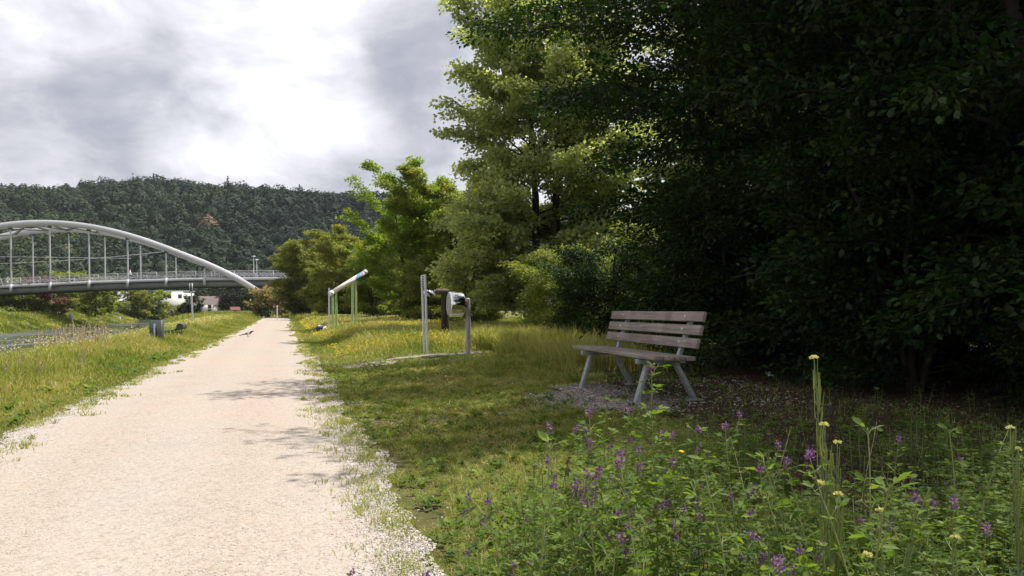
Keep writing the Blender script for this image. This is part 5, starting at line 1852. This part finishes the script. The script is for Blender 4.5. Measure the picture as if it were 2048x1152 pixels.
def build_litter():
    rng = np.random.default_rng(51)
    n = 26000
    x = rng.uniform(.8, 11, n); y = rng.uniform(3.2, 15, n)
    k = rng.random(n) < np.clip(soil_mask(x, y), 0, 1) * .9 + .04
    x, y = x[k], y[k]; n = len(x)
    mb = MB()
    dr = rng.normal(size=(n, 3)) * [1, 1, .25]
    leaf_geo(np.stack([x, y, ground_z(x, y) + .008], 1), dr, rng.normal(0, .3, (n, 3)) + [0, 0, 1], rng.uniform(.015, .05, n), rng.uniform(.01, .03, n), np.clip(rng.normal(.45, .28, n), 0, 1), mb)
    tag(mb.build('leaf_litter', M['litter_leaf']), 'brown fallen leaves and twigs on the soil under the trees', 'leaf litter', kind='stuff')


build_litter()


# ------------------------------------------------------------------ foreground weeds
def lucerne(seed, H, heads=3, lean=.12, dense=1.0, nst=1, cream=False, trim=.25, big=1.0):
    """returns parts of one lucerne plant at the origin: stems, foliage, flower heads"""
    rng = np.random.default_rng(seed)
    st, fo = MB(), MB()
    tips = []
    LP, LD, LN, LL, LT = [], [], [], [], []
    axes = []
    for s in range(nst):
        az = rng.uniform(0, 6.28); ln = lean * rng.uniform(.4, 1.4)
        h = H * (1 if s == 0 else rng.uniform(.5, .85))
        t = np.linspace(0, 1, 10)
        wob = rng.normal(0, .006, (10, 2)).cumsum(0) * h
        pts = np.stack([np.cos(az) * ln * h * t ** 1.6 + wob[:, 0], np.sin(az) * ln * h * t ** 1.6 + wob[:, 1], h * t], 1)
        st.tube(pts, .0031 * (1 - t * .6), 5, caps=False, tint=rng.uniform(.3, .9)); tips.append(pts[-1]); axes.append((pts, h))
        nb = int(h * 15 * dense)
        for b in range(nb):
            tb = trim + (1 - trim) * (b + rng.random()) / nb
            q = np.array([np.interp(tb, t, pts[:, i]) for i in range(3)])
            a2 = b * 2.4 + rng.uniform(-.5, .5)
            l2 = h * rng.uniform(.08, .24) * (1.15 - tb)
            e2 = rng.uniform(.5, 1.0)
            d = np.array([math.cos(a2) * math.cos(e2), math.sin(a2) * math.cos(e2), math.sin(e2)])
            pb = q + d[None] * (l2 * np.linspace(0, 1, 4))[:, None]
            st.tube(pb, [.0015, .0013, .001, .0008], 4, caps=False, tint=rng.uniform(.3, .9))
            if rng.random() < .28 and tb > .5: tips.append(pb[-1])
            axes.append((pb, l2))
    for pts, h in axes:
        m = max(2, int(h * 34 * dense)) if h < H * .45 else int(h * 24 * dense)
        for k in range(m):
            tb = rng.uniform(trim if h > H * .4 else .2, 1.0)
            q = np.array([np.interp(tb, np.linspace(0, 1, len(pts)), pts[:, i]) for i in range(3)])
            a = rng.uniform(0, 6.28); e = rng.uniform(.1, .8)
            d = np.array([math.cos(a) * math.cos(e), math.sin(a) * math.cos(e), math.sin(e)])
            pl = rng.uniform(.008, .022)
            c = q + d * pl
            st.tube([q, c], [.0008, .0006], 3, caps=False, tint=.6)
            side = np.array([-math.sin(a), math.cos(a), 0])
            tt = rng.uniform(0, 1)
            for f, ll in ((0, 1.0), (.95, .85), (-.95, .85)):
                LP.append(c); dd = d * math.cos(f) + side * math.sin(f); dd = dd + [0, 0, rng.uniform(-.35, .15)]
                LD.append(dd); LN.append([rng.normal(0, .6), rng.normal(0, .6), 1.0]); LL.append(rng.uniform(.014, .029) * ll); LT.append(tt)
    LL = np.array(LL) * big
    leaf_geo(np.array(LP), np.array(LD), np.array(LN), LL, LL * .43, np.clip(np.array(LT) * .6 + .2 + rng.normal(0, .08, len(LL)), 0, 1), fo, True, .12)
    hd = []
    for tip in tips[:heads]:
        m = MB(); k = 40
        ax = np.array([rng.normal(0, .25), rng.normal(0, .25), 1.0]); ax /= np.linalg.norm(ax)
        hh = rng.uniform(.008, .018)
        p = rand_unit(rng, k); d = p.copy()
        pos = tip + ax * (rng.uniform(-.5, 1, k) * hh)[:, None] + p * .004
        leaf_geo(pos, d + ax * .5, rand_unit(rng, k), rng.uniform(.006, .0105, k), rng.uniform(.004, .006, k), np.clip(rng.beta(2, 1.6, k), 0, 1), m, False, .25)
        hd.append(m)
    return st, fo, hd


LUC = []


def make_lucerne_protos():
    spec = [(201, 1.0, 4, .06, 1.35, 1, .30), (202, .78, 2, .16, 1.1, 2, .25), (203, .62, 1, .2, 1.3, 3, .15), (204, .55, 1, .25, 1.4, 3, .1), (205, .70, 3, .2, 1.2, 2, .2), (206, .48, 0, .25, 1.5, 4, .05), (207, .40, 0, .35, 1.5, 4, .05)]
    for sd_, H, hd, ln, de, ns, tr in spec:
        st, fo, hs = lucerne(sd_, H, hd, ln, de, ns, trim=tr, big=1.3 if sd_ in (201, 202, 205) else 1.0)
        objs = [st.build('stem', M['stem_green']), fo.build('foliage', M['leaf_lucerne'])]
        for h in hs: objs.append(h.build('flower_head', M['flower_purple']))
        LUC.append({'objs': objs, 'H': H, 'used': False})


def put_lucerne(i, x, y, H, rz, label, group='lucerne plants in the foreground', tilt=(0, 0)):
    p = LUC[i]
    e = empty('lucerne_plant', (x, y, gz(x, y) - .01), rz)
    s = H / p['H']
    e.scale = (.5 + .5 * s, .5 + .5 * s, s)
    e.rotation_euler = (tilt[0], tilt[1], rz)
    for o in p['objs']:
        c = o if not p['used'] else o.copy()
        if p['used']: COL.objects.link(c)
        c.parent = e
    p['used'] = True
    return tag(e, label, 'wild plant', group)


make_lucerne_protos()


def build_foreground():
    rng = np.random.default_rng(61)
    hero = [  # px, py of the tip, Y, proto, label
        (1318, 728, 2.15, 0, 'tallest lucerne with purple heads, its tip before the near bench leg'),
        (1213, 832, 2.2, 1, 'lucerne with brown and green buds at its tip below the front bench legs'),
        (1247, 868, 2.05, 0, 'tall lucerne with one large mauve head just below the gravel patch'),
        (1080, 858, 2.9, 1, 'thin lucerne leaning left over the trampled grass'),
        (992, 985, 2.2, 4, 'lucerne furthest left of the dense stand, purple head over the sunlit grass patch'),
        (1030, 990, 2.1, 4, 'lucerne with paired purple heads beside the sunlit grass patch'),
        (1212, 948, 1.9, 4, 'lucerne with the brightest round purple head in the middle of the stand'),
        (1165, 965, 2.0, 2, 'leafy lucerne with violet heads left of the brightest purple head'),
        (1300, 965, 2.0, 1, 'lucerne with a dark purple head right of the brightest purple head'),
        (1505, 860, 2.3, 1, 'lucerne with green bud tip between the bench and the tall pale stalks'),
        (1530, 925, 2.1, 4, 'lucerne with several faded mauve heads left of the tall pale stalks'),
        (1440, 1012, 1.9, 4, 'lucerne with mauve heads low in the stand below the bench'),
        (1385, 1010, 2.1, 2, 'pale headed lucerne low in the stand, left of the mauve cluster'),
        (1105, 1000, 2.1, 2, 'lucerne with a single pinkish head at the left of the stand'),
        (1172, 1015, 1.8, 4, 'front lucerne with two mauve heads one above the other'),
        (722, 1108, 2.3, 3, 'small lone lucerne with a brown head at the gravel margin'),
        (850, 1125, 2.1, 3, 'short lucerne at the bottom edge between the gravel and the stand'),
        (950, 1118, 1.95, 3, 'short lucerne with purple heads at the bottom edge left of the stand'),
        (1635, 1085, 1.75, 4, 'lucerne with dark purple heads at the foot of the tall pale stalks'),
        (1790, 870, 2.9, 2, 'green lucerne without open flowers right of the tall pale stalks'),
        (1860, 965, 2.4, 2, 'bushy green lucerne at the lower right in half shade'),
        (1985, 1040, 1.9, 2, 'bushy green lucerne near the lower right corner'),
        (2030, 985, 2.1, 1, 'lucerne touching the right edge of the photo'),
    ]
    for i, (px, py, Y, k, lab) in enumerate(hero):
        p = P(px, py, Y)
        H = max(.25, p.z - gz(p.x, Y))
        put_lucerne(k, p.x + rng.normal(0, .02), Y, H, rng.uniform(0, 6.28), lab)
    n = 0
    while n < 125:
        Y = 1.62 + 2.2 * rng.random() ** 1.2
        px = rng.uniform(930, 2120)
        x = (px - 1024) / F * Y
        left = np.interp(Y, [1.6, 2.2, 3.0, 3.9], [1010, 1010, 1060, 1090])
        if px < left or rng.random() > .25 + .9 * float(sstep(.38, .56, fbm(x * 2.6, Y * 2.6, 97))): continue
        py_top = np.interp(px, [930, 1100, 1500, 1650, 1900, 2050], [1060, 985, 960, 990, 985, 1010]) + rng.normal(0, 48) + 18
        z = P(px, py_top, Y).z - gz(x, Y)
        H = float(np.clip(z * rng.uniform(.65, 1.25), .22, .85))
        k = int(rng.choice([2, 3, 5, 6, 4, 5], p=[.16, .14, .34, .26, .03, .07]))
        put_lucerne(k, x, Y, H, rng.uniform(0, 6.28), 'low leafy lucerne in the thick of the green stand at the lower right', 'lucerne plants filling the stand')
        n += 1
    for k in range(26):
        px = rng.uniform(1040, 1560); Y = rng.uniform(1.9, 3.0)
        x = (px - 1024) / F * Y
        H = float(np.clip(rng.uniform(.55, .85) * (1.1 if Y > 2.3 else .9), .5, .92))
        put_lucerne(int(rng.choice([0, 1, 4, 2])), x, Y, H, rng.uniform(0, 6.28), 'tall lucerne stem rising above the green stand in front of the bench', 'tall lucerne stems before the bench')
    # ground cover behind: seedlings and leaves low over the ground
    mb, ms = MB(), MB()
    cnt = 5000
    Y = rng.uniform(2.2, 8.6, cnt); px = rng.uniform(900, 2200, cnt)
    x = (px - 1024) / F * Y
    lim = np.interp(Y, [2.2, 3.5, 5, 7, 8.6], [960, 1050, 1180, 1420, 1600])
    k = (px > lim + rng.normal(0, 25, cnt)) & (rng.random(cnt) < sstep(.40, .58, fbm(x * 1.5, Y * 1.5, 71)) * sstep(6.6, 4.2, Y) + .03)
    x, Y = x[k], Y[k]; m = len(x)
    H = rng.uniform(.06, .42, m) * (1.15 - .06 * Y)
    LP, LD, LN, LL, LT = [], [], [], [], []
    for a in range(m):
        z0 = gz(x[a], Y[a])
        top = np.array([x[a] + rng.normal(0, .03), Y[a] + rng.normal(0, .03), z0 + H[a]])
        ms.tube([(x[a], Y[a], z0), tuple(top)], [.0022, .0012], 3, caps=False, tint=rng.random())
        nl = int(4 + H[a] * 40)
        for b in range(nl):
            t = rng.uniform(.25, 1)
            q = np.array([x[a], Y[a], z0]) * (1 - t) + top * t
            an = rng.uniform(0, 6.28); e = rng.uniform(0, .7)
            d = np.array([math.cos(an) * math.cos(e), math.sin(an) * math.cos(e), math.sin(e)])
            c = q + d * rng.uniform(.01, .05)
            side = np.array([-math.sin(an), math.cos(an), 0]); tt = rng.random()
            for f in (0, 1.0, -1.0):
                LP.append(c); LD.append(d * math.cos(f) + side * math.sin(f) + [0, 0, -.1]); LN.append([rng.normal(0, .25), rng.normal(0, .25), 1]); LL.append(rng.uniform(.014, .030)); LT.append(tt)
    LL = np.array(LL)
    leaf_geo(np.array(LP), np.array(LD), np.array(LN), LL, LL * .55, np.array(LT) * .6 + .15, mb, False, .12)
    o = mb.build('ground_cover', M['leaf_lucerne']); tag(o, 'low clover like ground cover spreading back from the foreground stand', 'ground cover', kind='stuff')
    o = ms.build('ground_cover', M['stem_green']); tag(o, 'thin stems of the low ground cover behind the foreground stand', 'ground cover', kind='stuff')


build_foreground()


def build_dead_stalks():
    """last year's bleached stalks leaning through the stand"""
    rng = np.random.default_rng(101)
    mb = MB()
    for k in range(60):
        Y = rng.uniform(1.8, 4.6); px = rng.uniform(1000, 2040) + (Y - 1.8) * 60
        x = (px - 1024) / F * Y; z = gz(x, Y); h = rng.uniform(.15, .55)
        a, b = rng.normal(0, .35, 2); t = np.linspace(0, 1, 5)
        mb.tube(np.stack([x + a * h * t + .03 * np.sin(t * 3 + k), Y + b * h * t, z + h * t * (1 - .15 * t)], 1), .0016 * (1 - .5 * t), 4, caps=False, tint=rng.random())
    tag(mb.build('dead_stalks', M['straw']), 'bleached dry stalks leaning through the green weeds', 'dry stalks', kind='stuff')


build_dead_stalks()


def flower_cluster(tip, r, rng, n=22):
    m = MB(); p = rand_unit(rng, n); p[:, 2] = np.abs(p[:, 2]) * .6
    leaf_geo(np.array(tip) + p * r * .5, p + [0, 0, .3], rand_unit(rng, n), np.full(n, r * .9), np.full(n, r * .7), rng.random(n), m, False, .2)
    return m


def pod_plant(base, tips, label, seed, pods=True, leaves=True, lz=.45):
    """upright rocket like plant: several stalks, erect pods, cream flowers"""
    rng = np.random.default_rng(seed)
    e = empty('rocket_plant', base)
    b = Vector(base)
    for tip in tips:
        tp = Vector(tip) - b
        H = tp.z
        t = np.linspace(0, 1, 14)
        off = np.stack([tp.x * t ** 1.4, tp.y * t, H * t], 1)
        m = MB(); m.tube(off, .0034 * (1 - t * .6), 6, caps=False, tint=rng.uniform(.5, 1)); s = m.build('stalk', M['leaf_blue'] if leaves else M['stem_green'], e)
        if pods and H > .5:
            m = MB(); n = int(60 * H)
            for k in range(n):
                tb = rng.uniform(.42, .93)
                q = np.array([np.interp(tb, t, off[:, i]) for i in range(3)])
                a = rng.uniform(0, 6.28); r = rng.uniform(.006, .018)
                l = rng.uniform(.05, .08)
                m.tube([q, q + [math.cos(a) * r * .8, math.sin(a) * r * .8, .012], q + [math.cos(a) * r, math.sin(a) * r, l]], [.0010, .0017, .0008], 4, caps=False, tint=rng.random())
            m.build('pods', M['leaf_pod'], s)
        flower_cluster(tuple(off[-1]), .011, rng).build('flower_head', M['flower_cream'], s)
        if leaves:
            m = MB(); n = 7
            tb = rng.uniform(.02, lz, n)
            pos = np.stack([np.interp(tb, t, off[:, i]) for i in range(3)], 1)
            a = rng.uniform(0, 6.28, n)
            d = np.stack([np.cos(a) * .5, np.sin(a) * .5, np.full(n, .9)], 1)
            nr = np.stack([-np.cos(a) * .9, -np.sin(a) * .9, np.full(n, .5)], 1)
            leaf_geo(pos, d, nr, rng.uniform(.06, .10, n), rng.uniform(.018, .028, n), rng.random(n), m, True, .3)
            m.build('foliage', M['leaf_blue'], s)
    return tag(e, label, 'wild plant')


def build_rockets():
    Y = 2.15
    bx = P(1668, 1150, Y)
    base = (bx.x, Y, gz(bx.x, Y) - .01)
    tips = [tuple(P(px, py, yy)) for px, py, yy in ((1628, 718, 2.15), (1648, 851, 2.12), (1675, 887, 2.2), (1641, 968, 2.05), (1676, 990, 2.1))]
    pod_plant(base, tips, 'tall pale rocket plant with erect pods and cream flowers on five stalks', 3)
    p = P(2045, 1010, 2.4)
    pod_plant((p.x, 2.4, gz(p.x, 2.4) - .01), [tuple(P(2021, 857, 2.4)), tuple(P(2036, 900, 2.45))], 'pale rocket plant with a cream flower tip at the right edge', 4, lz=.3)
    for k, (px, py, Y, lab) in enumerate(((1761, 1022, 2.0, 'small yellow flowered weed right of the tall pale stalks'), (1911, 1077, 1.9, 'small yellow flowered weed near the lower right corner'), (1734, 1112, 1.8, 'white flowered weed at the bottom edge right of the tall pale stalks'))):
        q = P(px, py, Y)
        pod_plant((q.x + .02, Y, gz(q.x, Y)), [tuple(q)], lab, 10 + k, pods=False, leaves=False)
    # yellow composite flower behind the stand
    q = P(1362, 905, 3.0)
    e = empty('hawkbit_flower', (q.x, 3.0, gz(q.x, 3.0)))
    h = q.z - e.location.z
    m = MB(); m.tube([(0, 0, 0), (.01, 0, h * .5), (0, 0, h)], .0016, 5); m.build('stalk', M['stem_green'], e)
    rng = np.random.default_rng(3); n = 26; a = rng.uniform(0, 6.28, n)
    m = MB(); leaf_geo(np.tile([0, 0, h], (n, 1)), np.stack([np.cos(a), np.sin(a), rng.uniform(.1, .7, n)], 1), np.tile([0, 0, 1.0], (n, 1)), np.full(n, .016), np.full(n, .006), rng.random(n), m); m.build('flower_head', M['flower_yellow'], e)
    tag(e, 'single orange yellow flower on a thin stalk behind the purple heads', 'flower')


build_rockets()


# ------------------------------------------------------------------ the air
def build_haze():
    m, N, L = new_mat('haze_air')
    o = N.new('ShaderNodeOutputMaterial'); v = N.new('ShaderNodeVolumePrincipled')
    v.inputs['Color'].default_value = (.78, .84, .95, 1)
    v.inputs['Density'].default_value = 0.00008
    v.inputs['Anisotropy'].default_value = 0.2
    L.new(v.outputs[0], o.inputs['Volume'])
    mb = MB(); mb.box((-50, 420, 68), (3000, 1300, 146))
    tag(mb.build('haze', m), 'thin pale haze over the valley', 'haze', kind='stuff')


build_haze()
